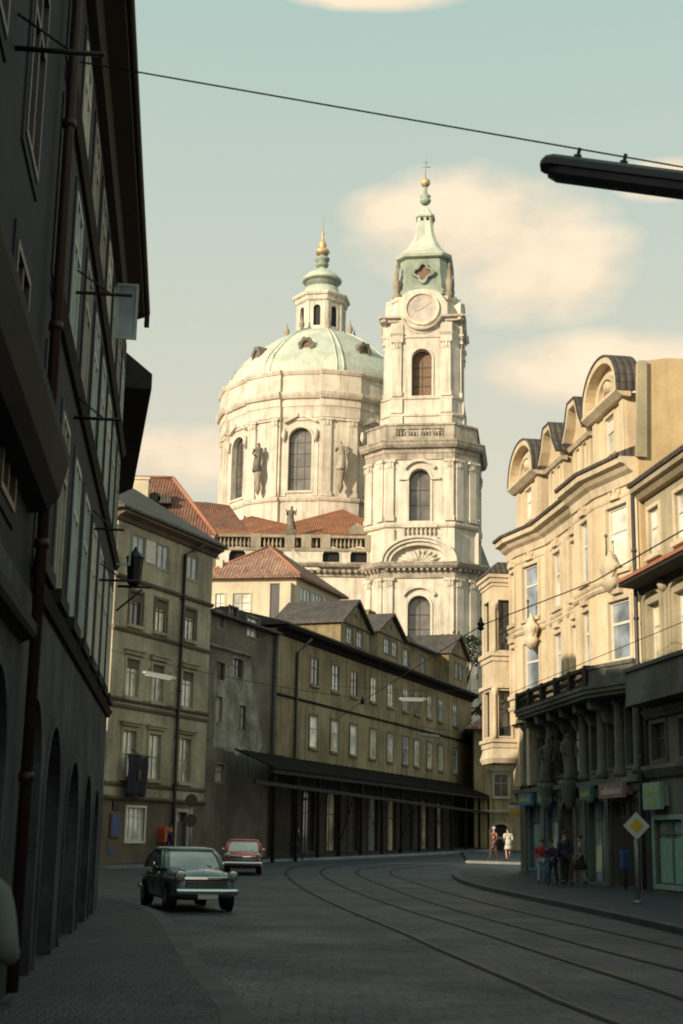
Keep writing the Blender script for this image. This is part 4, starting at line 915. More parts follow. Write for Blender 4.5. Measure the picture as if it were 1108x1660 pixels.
# dome: eight curved sides meeting at ribs
prof = [(10.85, 51.7), (10.8, 52.3), (10.55, 53.0), (9.9, 54.2), (8.95, 55.3), (7.7, 56.5), (6.2, 57.75), (4.8, 58.7), (3.2, 59.5)]
def domr(r, t):
    ph = ((t-T0+pi/8) % (pi/4))-pi/8; return r*(.35+.65*cos(pi/8)/cos(ph)*1.02)
mb = MB(); n = 96; mb.loft([[W(DC.x+domr(r, 2*pi*j/n)*sin(2*pi*j/n), DC.y-domr(r, 2*pi*j/n)*cos(2*pi*j/n), z) for j in range(n)] for r, z in prof], False, True, True); dm = mb.build('dome', M['copper'], CH)
mb = MB()
for k in range(8):
    for dt in (-.035, .035):
        t = T0+pi/8+k*pi/4+dt; mb.tube([W(DC.x+domr(r, t)*sin(t), DC.y-domr(r, t)*cos(t), z) for r, z in prof], .13, 6)
    mb.mark()
mb.builds('dome_rib', M['copper'], dm)
for k in range(8):
    t = T0+k*pi/4
    if cos(t) < -.3: continue
    n_ = Vector((sin(t), -cos(t), 0)); fr = Fr(DC+n_*8.7, (-n_.y, n_.x)); zz = 55.2; mb = MB(); m = 28
    A_ = [(.5*cos(2*pi*i/m), zz+.7*sin(2*pi*i/m)) for i in range(m)]; B_ = [((.8+.14*(i % 4 < 2))*cos(2*pi*i/m), zz+(1.05+.16*(i % 4 < 2))*sin(2*pi*i/m)) for i in range(m)]
    for i in range(m): j = (i+1) % m; mb.prism(lambda u, z, o: fr(u, z, o), [A_[i], B_[i], B_[j], A_[j]], -1.4, .3)
    o = mb.build('dome_lucarne', M['statue'], dm); mb = MB(); mb.poly([fr(u, z, .05) for u, z in A_]); mb.build('pane', M['woodwin'], o)
    mb = MB(); mb.tube([fr(-1.2, zz-1.5, .35), fr(-.5, zz-1.35, .2), fr(0, zz-1.55, .45), fr(.5, zz-1.35, .2), fr(1.2, zz-1.5, .35)], .12, 6); mb.build('garland', M['copper'], o)
LZ = 60.2; LC = DC
def lface(k, a): t = T0+k*pi/4; n = Vector((sin(t), -cos(t), 0)); return Fr(LC+n*a, (-n.y, n.x))
LR = 2.75; lw = LR*tan(pi/8); lh = (-.42, .42, 60.02, 62.61, .42); mb = MB()
for k in range(8): wallsheet(mb, lface(k, LR), -lw, lw, 58.6, 63.6, [lh], .35)
for k in range(8): mb.box(lface(k+.5, LR/cos(pi/8)-.14), -.24, .24, 59.4, 63.6, -.2, .14)
def lring(a, z): return [W(LC.x+a*sin(T0+pi/8+k*pi/4), LC.y-a*cos(T0+pi/8+k*pi/4), z) for k in range(8)]
mb.loft([lring(a/cos(pi/8), z) for z, a in ((58.5, 3.25), (59.2, 3.2), (59.4, 3.), (59.52, 2.78))], False, False)
mb.loft([lring(a/cos(pi/8), z) for z, a in ((63.11, 2.8), (63.23, 2.95), (63.69, 3.0), (63.78, 3.2), (64.02, 3.3), (64.15, 3.25), (64.2, 2.5))], False, True); ln = mb.build('lantern', M['church'], CH)
for k in range(8):
    mb = MB(); fr = lface(k, LR); mb.poly([fr(p[0], p[1], -.3) for p in holeout(lh)]); mb.build('lantern_opening', M['iron'], ln)
def l16(mb, lv, n=24, sm=True): mb.lathe([(r, z) for z, r in lv], LC, n, sm)
mb = MB(); l16(mb, [(64.15, 3.05), (64.46, 2.5), (64.98, 2.15), (65.5, 2.)]); mb.build('lantern_skirt', M['copper'], ln)
mb = MB(); l16(mb, [(65.5, 1.95), (66.29, 1.95), (66.46, 2.1)]); mb.build('lantern_neck', M['copperdk'], ln)
mb = MB(); l16(mb, [(66.35, 2.2), (66.46, 2.4), (66.61, 2.42), (66.9, 2.15), (67.34, 1.75), (67.71, 1.2), (68.01, .6), (68.3, .42)]); mb.build('cap_dome', M['copper'], ln)
mb = MB(); l16(mb, [(68.23, .4), (68.47, .75), (68.72, .8), (68.93, .5), (69.14, .85), (69.48, .9), (69.73, .5), (69.9, .35)], 14); mb.build('finial_base', M['copperdk'], ln)
mb = MB(); l16(mb, [(69.9, .3), (70.04, .75), (70.33, .9), (70.61, .75), (70.83, .3), (71.11, .5), (71.47, .42), (71.83, .2), (72.26, .1), (72.69, .24), (72.9, .08), (75.0, .03)], 14); mb.build('gilded_finial', M['gold'], ln)
mb = MB()
for k in range(8):
    t = T0+pi/8+k*pi/4; c = (LC.x+4.1*sin(t), LC.y-4.1*cos(t)); mb.lathe([(.3, 58.43), (.3, 59.0), (.16, 59.2), (.34, 59.65), (.3, 60.02), (.12, 60.26), (.02, 60.88)], c, 8); mb.mark()
mb.builds('lantern_urn', M['churchdk'], CH)
# nave front with balustrade and ogee vents
fN = Fr((-19., 139.0), (1, -.02))
def un(px, py): return onfr(fN, px, py)
vents = []
for px in (385, 537, 582):
    u, z = un(px, 910); vents.append((u-.85, u+.85, z-.15, z+1.35, .8))
u1N = un(600, 900)[0]; u0N = 0.
zb0, zb1 = un(470, 893)[1], un(470, 867)[1]
mb = MB(); wallsheet(mb, fN, u0N, u1N+.6, 2, zb0, vents, .5); body(mb, fN, u0N, u1N+.6, 2, zb0, 12); mb.build('nave_wall', M['church'], CH)
for h in vents:
    mb = MB(); mb.poly([fN(p[0], p[1], -.45) for p in holeout(h)]); v = mb.build('vent', M['iron'], CH); mb = MB(); ring(mb, fN, h, .14, -.01, .07); mb.build('surround', M['church'], v)
mb = MB(); zc = un(560, 932)[1]; uc = un(400, 930)[0]
mb.strip(fN, uc, u1N+.3, [(-.05, zc-.2), (.18, zc-.2), (.2, zc+.45), (.75, zc+.7), (.95, zc+.95), (.95, zc+1.1), (-.05, zc+1.25)])
nn = int((u1N-uc)/.62)
for i in range(nn): uu = uc+.3+i*.62; mb.box(fN, uu-.15, uu+.15, zc+.12, zc+.44, .15, .6)
mb.build('nave_cornice', M['churchmid'], CH)
mb = MB(); m = 14   # scroll beside the attic
us_, zs_ = un(470, 925)
pts = [(us_+.2, zs_), (us_+3.2, zs_)]+[(us_+.2+3.*cos(pi/2*i/m)**1.0*(1-i/m*.15), zs_+2.1*(i/m)**1.6) for i in range(1, m+1)]
mb.prism(lambda u, z, o: fN(u, z, o), pts, -.1, .55); mb.build('scroll', M['church'], CH)
mb = MB(); mb.box(fN, u0N, u1N, zb0+.002, zb0+.3, -.5, .12); mb.box(fN, u0N, u1N, zb1-.28, zb1, -.45, .1)
px_ = [340, 415, 497, 528, 600]; uu = [un(p, 880)[0] for p in px_]
for u in uu+[un(470, 880)[0]]: mb.box(fN, u-.5, u+.5, zb0+.3, zb1+.06, -.5, .16)
u = 0.2
while u < u1N-.2:
    if all(abs(u-x) > .62 for x in uu+[un(470, 880)[0]]): c = fN(u, 0, -.18); mb.lathe([(.11, zb0+.3), (.06, zb0+.45), (.16, zb0+.7), (.06, zb1-.42), (.11, zb1-.28)], c, 7)
    u += .4
mb.build('balustrade', M['churchdk'], CH)
def apex(px, py, Y): return at(px, py, Y)
def hippair(a, b, p, dY, name, mat='orange'):
    mb = MB(); a2, b2, p2 = a+Vector((0, dY, 0)), b+Vector((0, dY, 0)), p+Vector((0, dY-(p.y-a.y), 0))
    mb.poly([a, b, p]); mb.poly([a, p, p2, a2]); mb.poly([b, b2, p2, p]); mb.build(name, M[mat], CH)
    mb = MB(); mb.tube([a, p, b], .12, 6); mb.tube([p, p2], .12, 6); mb.build('ridge_tiles', M['orange'], CH)
hippair(at(318, 872, 139.8), at(545, 869, 139.8), at(408, 838, 147), 14, 'nave_roof')
q0, q1, q2, q3, q4 = at(285, 873, 140.6), at(408, 868, 140.6), at(372, 819, 150), at(336, 814, 150), at(285, 812, 150)
mb = MB(); mb.poly([q0, q1, q2]); mb.poly([q0, q2, q3]); mb.poly([q0, q3, q4]); bk = Vector((0, 14, 0)); mb.poly([q1, q1+bk, q2]); mb.poly([q4, q3, q3+bk*.1, q4+bk*.1]); mb.build('nave_roof', M['brown'], CH)
hippair(at(392, 869, 139.9), at(640, 866, 139.9), at(556, 827, 149), 14, 'nave_roof')
uD, zD = un(580, 862); mb = MB(); fD = fN.shift(uD, -1.6)
mb.prism(lambda u, z, o: fD(u, z, o), [(-.9, zD), (.9, zD), (.9, zD+.6), (0, zD+1.3), (-.9, zD+.6)], -3, 0); mb.build('roof_dormer', M['churchdk'], CH)
# steep dark side roof and buttress on the tower's right
a, b = at(776, 878, 146), at(800, 940, 146)
mb = MB(); mb.loft([[W(11., y, 20), W(b.x, y, 20), W(b.x, y, b.z), W(a.x, y, a.z), W(11., y, a.z+.3)] for y in (145, 152)]); mb.build('side_roof', M['copperdk'], CH)
mb = MB(); mb.loft([[W(11., 144.6, z), W(b.x-.6, 144.6, z), W(b.x-.6, 153, z), W(11, 153, z)] for z in (0, at(790, 1000, 144.6).z)]); mb.build('side_wing', M['churchdk'], CH)
# statues
def statue(px, py0, py1, Y, label, loc=None, mat='statue', seed=1, group=None, ped=.5):
    p0, p1 = at(px, py0, Y), at(px, py1, Y); t = thing('statue', label, 'statue', p0, group)
    mb = MB(); figure(mb, (p0.x, p0.y, p0.z+ped), p1.z-p0.z-ped, seed); mb.build('figure', M[mat], t)
    mb = MB(); mb.box(W, p0.x-.5, p0.x+.5, p0.y-.5, p0.y+.5, p0.z, p0.z+ped); mb.build('plinth', M[mat], t); return t
statue(472, 868, 820, 139.0, 'stone statue on the church balustrade above the hipped roof', seed=2)
for k, lab in ((-1, 'dark statue on a bracket left of the middle drum window'), (1, 'pale statue on a bracket right of the middle drum window')):
    fr = dface(k, DR+.52); t = thing('statue', lab, 'statue', fr(0, 39.6, .75), 'statues between the drum windows')
    c = fr(0, 40.2, .75); mb = MB(); figure(mb, c, 3.3, 5+k); mb.build('figure', M['statue' if k < 0 else 'churchmid'], t)
    mb = MB(); c = fr(0, 0, .6); mb.lathe([(.1, 37.7), (.35, 38.4), (.25, 38.9), (.42, 39.6), (.5, 39.9), (.5, 40.2)], c, 10); mb.build('bracket', M['churchdk'], t)
# ------------------------------------------------------------------ ornate cream house on the right
fR = Fr((7.79, 59.67), (sin(radians(-7.5)), cos(radians(-7.5))), -1)
OR = thing('ornate_house', 'ornate cream house with curved gables, bays and long dark balcony', 'house', fR(-6, .1))
PL = [(-14.6, 0), (-14.4, 0), (-11.7, .55), (-9.2, .55), (-8.5, 0), (-3.7, 0), (-1., .55), (.3, .55)]
def sweep(mb, pl, prof, fr=fR): mb.loft([[fr(u, z, o+p) for p, z in prof] for u, o in pl])
rows = [(7.45, 9.45), (10.45, 12.65)]
fac = [(0, [], 0), (1, [(.55, 1.95)], 1), (2, [(.75, 1.65)], 1), (3, [], 0), (4, [(.55, 1.55), (2.85, 3.9)], 1), (5, [(.75, 2.15)], 1), (6, [(.3, 1.0)], 1)]
mb = MB(); wins = []
for i, ws, _ in fac:
    q = fR.between(*PL[i], *PL[i+1]); hs = [(a, b, z0, z1) for a, b in ws for z0, z1 in rows]
    wallsheet(mb, q, 0, q.L, 6.3, 13.3, hs, .2); wins += [(q, h) for h in hs]
body(mb, fR, -14.59, .29, 6.3, 13.3, 9); mb.poly([fR(.3, z, o) for z, o in ((6.3, .55), (13.3, .55), (13.3, -.1), (6.3, -.1))]); mb.build('wall', M['cream'], OR)
for i, (q, h) in enumerate(wins): window(OR, q, h, .17, ['glassb', 'glassw', 'glassb'][i % 3], 'white', 0 if h[1]-h[0] > 1.2 else 1, (.62,), 'creamtr', .14, 'creamtr', so=.05, t=.09)
mb = MB(); sweep(mb, PL, [(-.2, 13.2), (.08, 13.22), (.14, 13.5), (.3, 13.6), (.42, 13.75), (.6, 13.8), (.62, 14.), (-.2, 14.05)]); mb.build('main_cornice', M['creamtr'], OR)
mb = MB(); sweep(mb, PL, [(.7, 14.0), (.72, 14.1), (-.5, 14.62), (-.5, 14.01)]); mb.build('eave_tiles', M['slate'], OR)
mb = MB()
for z, o in ((9.95, .12), (10.2, .07), (6.95, .08), (12.95, .05)): sweep(mb, PL, [(-.1, z-.1), (o*.5, z-.09), (o, z-.01), (o, z+.05), (-.1, z+.09)])
for u in (-8.3, -6.3, -3.95): mb.box(fR, u-.2, u+.2, 7.05, 13.0, -.05, .1)
for i, (q, h) in enumerate(wins):
    um = (h[0]+h[1])/2; mb.box(q, um-.3, um+.3, h[3]+.2, h[3]+.36, -.03, .16)
    if h[2] < 8: mb.box(q, h[0]-.1, h[1]+.1, h[2]-.42, h[2]-.18, -.03, .05)
    for k in range(3): mb.box(q, um-.34+.3*k, um-.18+.3*k, h[3]+.38, h[3]+.52+.06*(k == 1), -.03, .1)
mb.build('string_course', M['creamtr'], OR)
def gable(u0, u1, o, ze, zp, wins, arched):
    um, hw = (u0+u1)/2, (u1-u0)/2; q = fR.shift(0, o); dep = .45 if arched else 1.3; mb = MB(); m = 18
    wallsheet(mb, q, u0, u1, 14.05, ze, wins, .15)
    for uu in (u0, u1): mb.poly([q(uu, 14., 0), q(uu, ze, 0), q(uu, ze, -dep), q(uu, 14., -dep)])
    if arched: top = [(um-hw*cos(pi*i/m), ze+(zp-ze)*sin(pi*i/m)**.8) for i in range(m+1)]
    else: top = [(u0, ze), (u0+hw*.35, ze+.45), (u0+hw*.55, zp-.2), (um-.35, zp), (um+.35, zp), (u1-hw*.55, zp-.2), (u1-hw*.35, ze+.45), (u1, ze)]
    mb.poly([q(*p) for p in top]); g = mb.build('gable', M['cream'], OR)
    t = MB(); mm = (um, ze); r = MB()
    def ex(p, e): return (um+(p[0]-um)*(1+e/hw), ze+(p[1]-ze)*(1+e/(zp-ze))+(0 if p[1] > ze+.01 else 0))
    for a, b in zip(top[:-1], top[1:]):
        t.prism(lambda u, z, oo: q(u, z, oo), [a, b, ex(b, .22), ex(a, .22)], -.2, .38)
        r.prism(lambda u, z, oo: q(u, z, oo), [ex(a, .223), ex(b, .223), ex(b, .29), ex(a, .29)], -dep, .42)
    if arched:
        t.strip(q, u0-.25, u1+.25, [(-.1, ze-.2), (.2, ze-.18), (.42, ze), (.42, ze+.1), (-.1, ze+.12)])
        for rr, oo in ((.62, .16), (.36, .1)): 
            pts = [(um-hw*rr*cos(pi*i/m), ze+.2+(zp-ze)*rr*sin(pi*i/m)) for i in range(m+1)]
            for a, b in zip(pts[:-1], pts[1:]): t.prism(lambda u, z, o2: q(u, z, o2), [a, b, (um+(b[0]-um)*.84, ze+.2+(b[1]-ze-.2)*.84), (um+(a[0]-um)*.84, ze+.2+(a[1]-ze-.2)*.84)], -.02, oo)
        t.sphere(q(um, ze+.72, -.02), .24, 10)
        for uu in (u0+.22, u1-.22): t.box(q, uu-.2, uu+.2, 14.3, ze-.2, -.03, .1)
    else:
        t.strip(q, u0-.15, u1+.15, [(-.1, ze-.35), (.12, ze-.33), (.2, ze-.2), (-.1, ze-.16)]); 
    t.build('gable_moulding', M['creamtr'], g); r.build('gable_roof', M['slate'], g)
    for h in wins: window(g, q, h, .13, 'glassw', 'white', 0, (.6,), 'creamtr', .1, so=.04)
gable(-14.0, -10.6, .12, 16.4, 17.85, [(-12.8, -11.8, 14.75, 16.05)], True); gable(-3.3, .2, .12, 16.4, 17.85, [(-2.05, -1.05, 14.75, 16.05)], True)
gable(-9.7, -7.5, .0, 16.4, 17.5, [(-9.25, -8.8, 14.7, 16.), (-8.4, -7.95, 14.7, 16.)], False); gable(-6.3, -4.1, .0, 16.4, 17.5, [(-5.85, -5.4, 14.7, 16.), (-5., -4.55, 14.7, 16.)], False)
mb = MB(); mb.strip(fR, -14.55, .28, [(-.25, 14.3), (-2., 17.25), (-8.9, 17.25), (-8.9, 13.3), (-.25, 13.3)]); mb.build('roof', M['slate'], OR)
mb = MB(); mb.loft([[fR(u, z, o) for o, z in ((.0, 6.), (.05, 13.9), (-.05, 17.2), (-1.0, 17.4), (-9.05, 17.6), (-9.05, 6))] for u in (-14.62, -14.85)]); mb.build('firewall', M['fire'], OR)
mb = MB(); mb.loft([[fR(u, z, o) for o, z in ((.16, 13.9), (.0, 17.2), (-.3, 17.22), (-.2, 13.9))] for u in (-14.852, -15.)]); mb.build('firewall_coping', M['nb'], OR)
mb = MB(); mb.loft([[fR(u, z, o) for o, z in ((-2.2, 17.4), (-2.2, 17.52), (-9.3, 17.95), (-9.3, 17.62))] for u in (-9., -15.1)]); mb.build('roof_edge', M['slate'], OR)
# mezzanine and shop floor, long in soot
gw = [(-13.7, -11.2, .25, 2.95), (-10.4, -8.6, .25, 2.95), (-7.1, -5.4, .15, 3.1, .7), (-5.1, -3.3, .55, 2.95), (-2.6, -.6, .55, 2.95)]
mz = [(u-.55, u+.55, 4.05, 5.9) for u in (-13.4, -11.5, -9.7, -7.2, -5.2, -3.2, -1.5)]
mb = MB(); wallsheet(mb, fR, -14.6, .9, -.1, 6.298, gw+mz, .28); body(mb, fR, -14.6, .9, -.1, 6.298, 9, .0); mb.build('shop_floor', M['grime_shade'], OR)
for i, h in enumerate(mz): window(OR, fR, h, .2, ['glass', 'glassb', 'glass', 'glassw'][i % 4], 'framedk', 1, (.66,), 'grime_shade', .1)
for i, h in enumerate(gw):
    if len(h) > 4:
        mb = MB(); mb.poly([fR(p[0], p[1], -.26) for p in holeout(h)]); d_ = mb.build('portal_door', M['brownshop'], OR); mb = MB(); ring(mb, fR, h, .22, -.01, .12); mb.build('surround', M['grime_shade'], d_)
    else: window(OR, fR, h, .22, ['glass', 'glassb', 'glass', 'glassb', 'glassb', 'glass'][i], ['framedk', 'green', 'green', 'shopblue', 'shopblue', 'shopblue'][i], [3, 1, 1, 2, 2, 1][i], (.8,), ['brownshop', 'green', 'grime_shade', 'shopblue', 'shopblue', 'shopblue'][i], .1, name='shop_window')
for a_, b_, z0_, z1_, mm in ((-5., -4.25, 1.5, 2.3, 'greenlt'), (-4.15, -3.4, 1.2, 2.3, 'glassw'), (-2.5, -1.7, 1.6, 2.3, 'greenlt'), (-1.5, -.7, 1.35, 2.25, 'greenlt'), (-10.2, -9.6, 1.7, 2.35, 'greenlt'), (-9.4, -8.75, .6, 1.5, 'glassc')):
    mb = MB(); mb.box(fR, a_, b_, z0_, z1_, -.19, -.16); mb.build('display_card', M[mm], OR)
mb = MB(); mb.box(fR, -13.6, -11.3, .3, 2.35, -.19, -.1)
for k in range(14): mb.box(fR, -13.55+.16*k, -13.5+.16*k, .32, 2.33, -.1, -.07)
mb.build('shutter', M['brownshop'], OR)
mb = MB(); sweep(mb, [(-14.6, 0), (.95, 0)], [(-.05, 3.2), (.1, 3.22), (.2, 3.45), (.3, 3.5), (.3, 3.66), (-.05, 3.72)]); mb.build('fascia', M['grime_shade'], OR)
mb = MB()
for u in (-14.3, -12.45, -10.6, -8.5, -4.2, -2.4, -.75):
    mb.lathe([(.24, 3.72), (.24, 3.9), (.18, 3.95), (.17, 5.7), (.16, 5.95), (.26, 6.1), (.28, 6.28)], fR(u, 0, .12), 12); mb.mark()
mb.builds('column', M['grime_shade'], OR); mb = MB()
for u in (-14.35, -10.85, -8.25, -5.2, -2.95, -.2): mb.box(fR, u-.2, u+.2, .0, 3.2, -.02, .12); mb.mark()
mb.builds('pilaster', M['grime_shade'], OR)
# sunlit plain strip at the far corner of the shop floor
mb = MB(); mb.box(fR, -.1, .95, 3.8, 6.3, -.02, .25); mb.mark(); mb.box(fR, -1.4, -.95, 3.8, 6.3, -.02, .2); mb.builds('corner_pier', M['creamtr'], OR)
# long balcony
PB = [(-2.2, -.05), (-2.3, .9), (-11.9, 1.05), (-14.55, .3)]
mb = MB(); sl = lambda pl, z0, z1, oo: mb.prism(lambda u, o, z: fR(u, z, o), [(PL_[0], PL_[1]+oo) for PL_ in pl]+[(pl[-1][0], -.05), (pl[0][0], -.05)], z0, z1)
sl(PB[1:], 6.3, 6.42, .0); sl(PB[1:], 6.421, 6.56, .1); sl(PB[1:], 6.561, 6.66, .16); bal = mb.build('balcony', M['grime_shade'], OR)
mb = MB()
def edge(a, b, pl=None, solid=False):
    q = fR.between(*b, *a) if b[0] < a[0] else fR.between(*a, *b); Lq = q.L
    mb.box(q, 0, Lq, 7.22, 7.34, -.12, .06); mb.box(q, 0, Lq, 6.662, 6.78, -.1, .02)
    if solid: mb.box(q, .02, Lq-.02, 6.78, 7.22, -.08, .0); return
    n = int(Lq/.2)
    for i in range(n+1): u = Lq*i/n; mb.tube([q(u, 6.76, -.03), q(u+.07, 6.9, -.01), q(u-.05, 7.05, -.05), q(u, 7.23, -.03)], .024, 5)
    k = int(Lq/1.9)
    for i in range(k+1): u = Lq*i/k; mb.box(q, u-.14, u+.14, 6.66, 7.38, -.14, .07)
edge(PB[1], PB[2]); mb.build('railing', M['iron'], bal)
mb = MB(); edge(PB[2], PB[3], solid=True); mb.mark(); edge((-2.32, -.05), PB[1], solid=True); mb.builds('parapet', M['grime_shade'], bal)  # dark tone puts the parapet's shade into its colour
cb = MB()
q0 = [(.0, 5.5), (.25, 5.55), (.4, 5.9), (.8, 6.0), (.85, 6.3), (0, 6.3)]
for u in (-3., -4.6, -6.3, -7.9, -9.6, -11.3):
    mb = MB(); mb.strip(fR, u-.2, u+.2, [(o-.03, z) for o, z in q0]); mb.tube([fR(u-.22, 6.08, .6), fR(u+.22, 6.08, .6)], .14, 10); mb.build('corbel', M['grime_shade'], bal)
# oriel at the far corner
qO = fR.between(.6, 1.45, .6, .0) if False else None
OU, OO = .35, 1.25
OA, OB = fR(OU, 0, .25), fR(OU, 0, OO); side = Fr(OB, OA-OB)
if side.n.dot(Vector((0, -1, 0))) < 0: side.n = -side.n
Ls2 = (OA-OB).length; fO = fR.shift(OU, OO)
ho = [(.22, .78, 9.45, 11.6), (.22, .78, 5.85, 7.75)]; hf = [(.5, 1.5, 9.45, 11.6), (.5, 1.5, 5.85, 7.75)]
mb = MB(); wallsheet(mb, side, 0, Ls2, 5.4, 12.2, ho, .2); wallsheet(mb, fO, 0, 2., 5.4, 12.2, hf, .2); mb.poly([fO(2, z, o) for z, o in ((5.4, 0), (12.2, 0), (12.2, -1), (5.4, -1))]); ori = mb.build('oriel', M['creamtr'], OR)
for h in ho: window(ori, side, h, .18, 'glass', 'framedk', 0, (.6,), 'creamtr', .06)
for h in hf: window(ori, fO, h, .18, 'glass', 'framedk', 1, (.6,), 'creamtr', .08)
mb = MB()
def osl(z0, z1, e): mb.prism(lambda u, o, z: fR(u, z, o), [(OU-e, .0), (OU-e, OO+e), (OU+2+e, OO+e), (OU+2+e, .0)], z0, z1)
for z0, z1, e in ((12.2, 12.35, .05), (12.351, 12.55, .12), (12.551, 12.7, .2), (9.2, 9.38, .14), (9.0, 9.199, .06), (7.85, 8., .14), (5.6, 5.74, .12), (5.38, 5.599, .04)): osl(z0, z1, e)
mb.loft([[fR(u, z, o) for u, o in ((OU-e, .0), (OU-e, OO+e), (OU+2+e, OO+e), (OU+2+e, .0))] for z, e in ((4.75, .02), (4.95, .1), (5.05, .06), (5.4, -.02))])
for zz in (9.45, 5.85): mb.lathe([(.1, zz-.1), (.085, zz+.1), (.075, zz+1.7), (.14, zz+1.85), (.15, zz+2.)], side(.05, 0, .06), 10)
mb.build('oriel_moulding', M['creamtr'], ori)
mb = MB(); mb.loft([[fR(u, z, o) for u, o in ((OU-e, -.1), (OU-e, OO+e), (OU+2+e, OO+e), (OU+2+e, -.1))] for z, e in ((12.71, .24), (12.8, .24), (13.3, -.3))]); mb.build('oriel_roof', M['slate'], ori)
# carved corner ornaments
for (px, py, k) in ((976, 925, 0), (850, 1022, 1)):
    u, z = onfr(fR, px, py, .72); c = fR(u, z, .55); rnd = random.Random(31+k)
    mb = MB(); n = 12
    mb.loft([[c+fR.d*(a*r*cos(2*pi*j/n)*(1+.18*sin(3*j+zz*5)))+fR.n*(r*.55*sin(2*pi*j/n)-.12)+Vector((0, 0, zz)) for j in range(n)] for zz, r, a in ((-.75, .1, 1), (-.6, .34, 1), (-.38, .5, 1.2), (-.3, .38, 1.1), (-.1, .42, 1.2), (.1, .56, 1.2), (.2, .5, 1), (.36, .3, 1), (.5, .22, 1), (.7, .07, 1))], True, True, True)
    o = mb.build('corner_ornament', M['creamtr'], OR)
    mb = MB(); mb.tube([c+Vector((0, 0, .5)), c+Vector((0, 0, 1.15))], .03); mb.sphere(c+Vector((0, 0, 1.2)), .07, 8); mb.build('finial', M['grime_shade'], o)
# figures carrying the balcony
for u, lab in ((-4.75, 'dark stone atlas figure at the left of the shop portal'), (-7.65, 'dark stone atlas figure at the right of the shop portal')):
    t = thing('atlas_figure', lab, 'statue', fR(u, 2.8, .3), 'atlas figures under the balcony'); c = fR(u, 3.75, .42); mb = MB(); figure(mb, c, 1.7, int(-u)); mb.build('figure', M['grime_shade'], t)
    mb = MB(); mb.lathe([(.08, 2.7), (.2, 2.95), (.28, 3.3), (.38, 3.6), (.4, 3.75)], c, 10); mb.build('bracket', M['grime_shade'], t)
# ------------------------------------------------------------------ sooty house at the right edge
NB = thing('shop_house', 'sooty cream house at right edge with deep tiled eaves and green shop', 'house', fR(-20, .1))
cu = [-15.85-2.35*i for i in range(10)]
mw = [(u-.55, u+.55, 6.95, 8.95) for u in cu]; aw = [(u-.5, u+.5, 10.5, 12.0) for u in cu]; mzw = [(u-.6, u+.6, 4.1, 5.2) for u in cu]
sw_ = [(-17.6, -15.2, .4, 2.3), (-20.6, -18.2, .4, 2.3), (-23.6, -21.2, .4, 2.3), (-26.6, -24.2, .4, 2.3)]
mb = MB(); wallsheet(mb, fR, -62, -14.87, 5.6, 9.6, mw, .25); body(mb, fR, -62, -14.87, 5.6, 9.6, 9); mb.build('wall', M['nb'], NB)
mb = MB(); wallsheet(mb, fR, -62, -14.88, -.1, 5.598, sw_+mzw, .25); body(mb, fR, -62, -14.88, -.1, 5.598, 9); mb.build('shop_floor', M['grime_shade'], NB)
fA = fR.shift(0, -.05); mb = MB(); wallsheet(mb, fA, -62, -15.03, 9.7, 12.6, aw, .2); body(mb, fA, -62, -15.03, 9.7, 12.6, 8); mb.build('attic_storey', M['nb'], NB)
for i, h in enumerate(mw): window(NB, fR, h, .2, ['glassc', 'glassw'][i % 2], 'white', 1, (.66,), 'nb', .18, 'nb', so=.08)
for i, h in enumerate(aw): window(NB, fA, h, .16, 'glassw', 'white', 1, (.6,), 'creamtr', .12, 'creamtr')
for i, h in enumerate(mzw): window(NB, fR, h, .2, 'glass', 'framedk', 1, (.6,), 'grime_shade', .12)
for i, h in enumerate(sw_): window(NB, fR, h, .18, ['glassb', 'glass'][i % 2], 'green', 1, (.78,), 'greenlt', .14, name='shop_window')
mb = MB(); mb.strip(fR, -62, -14.9, [(-.05, 9.3), (.15, 9.32), (.25, 9.5), (.85, 9.55), (.85, 9.68), (-.05, 9.72)]); mb.build('eave', M['soffit'], NB)
mb = MB(); mb.strip(fR, -62, -14.88, [(.9, 9.66), (.92, 9.76), (.0, 10.1), (-.05, 9.73)]); mb.build('eave_tiles', M['edge'], NB)
mb = MB(); mb.strip(fR, -62, -14.95, [(-.1, 12.4), (.15, 12.42), (.3, 12.6), (.42, 12.62), (.42, 12.8), (-.1, 12.85)]); mb.build('cornice', M['nb'], NB)
mb = MB(); mb.strip(fR, -62, -14.95, [(.5, 12.8), (.52, 12.92), (-4, 15.2), (-8.6, 13), (-8.6, 12.6)]); mb.build('roof', M['slate'], NB)
mb = MB()
for h in mw: ring(mb, fR, (h[0]-.2, h[1]+.2, h[2], h[3]+.35, .3), .14, -.02, .14); mb.box(fR, h[0]-.75, h[0]-.5, 6.9, 9.2, -.02, .12); mb.sphere(fR(h[0]-.62, 9.3, .15), .2, 8)
mb.build('window_moulding', M['nb'], NB)
mb = MB(); mb.box(fR, -62, -14.95, 5.75, 5.95, -.05, .75); mb.box(fR, -62, -14.95, 5.95, 6.8, .6, .72); mb.box(fR, -62, -14.95, 6.8, 6.92, .52, .8); mb.build('balcony_parapet', M['grime_shade'], NB)
mb = MB(); mb.strip(fR, -62, -14.95, [(-.05, 3.55), (.12, 3.57), (.3, 3.8), (.3, 3.92), (-.05, 3.98)]); mb.strip(fR, -62, -14.95, [(-.05, 5.35), (.12, 5.37), (.25, 5.55), (.25, 5.62), (-.05, 5.66)]); mb.build('fascia', M['grime_shade'], NB)
downpipe(OR, [fR(-14.75, 13., .25), fR(-14.75, .2, .22)], 'pipegrey', .07)
for a_, b_, z0_, z1_, mm in ((-17.5, -16.5, .45, 1.75, 'greenlt'), (-16.3, -15.3, .45, 1.75, 'greenlt'), (-20.4, -18.5, .45, 1.7, 'greenlt')):
    mb = MB(); mb.box(fR, a_, b_, z0_, z1_, -.15, -.12); mb.build('display_panel', M[mm], NB)
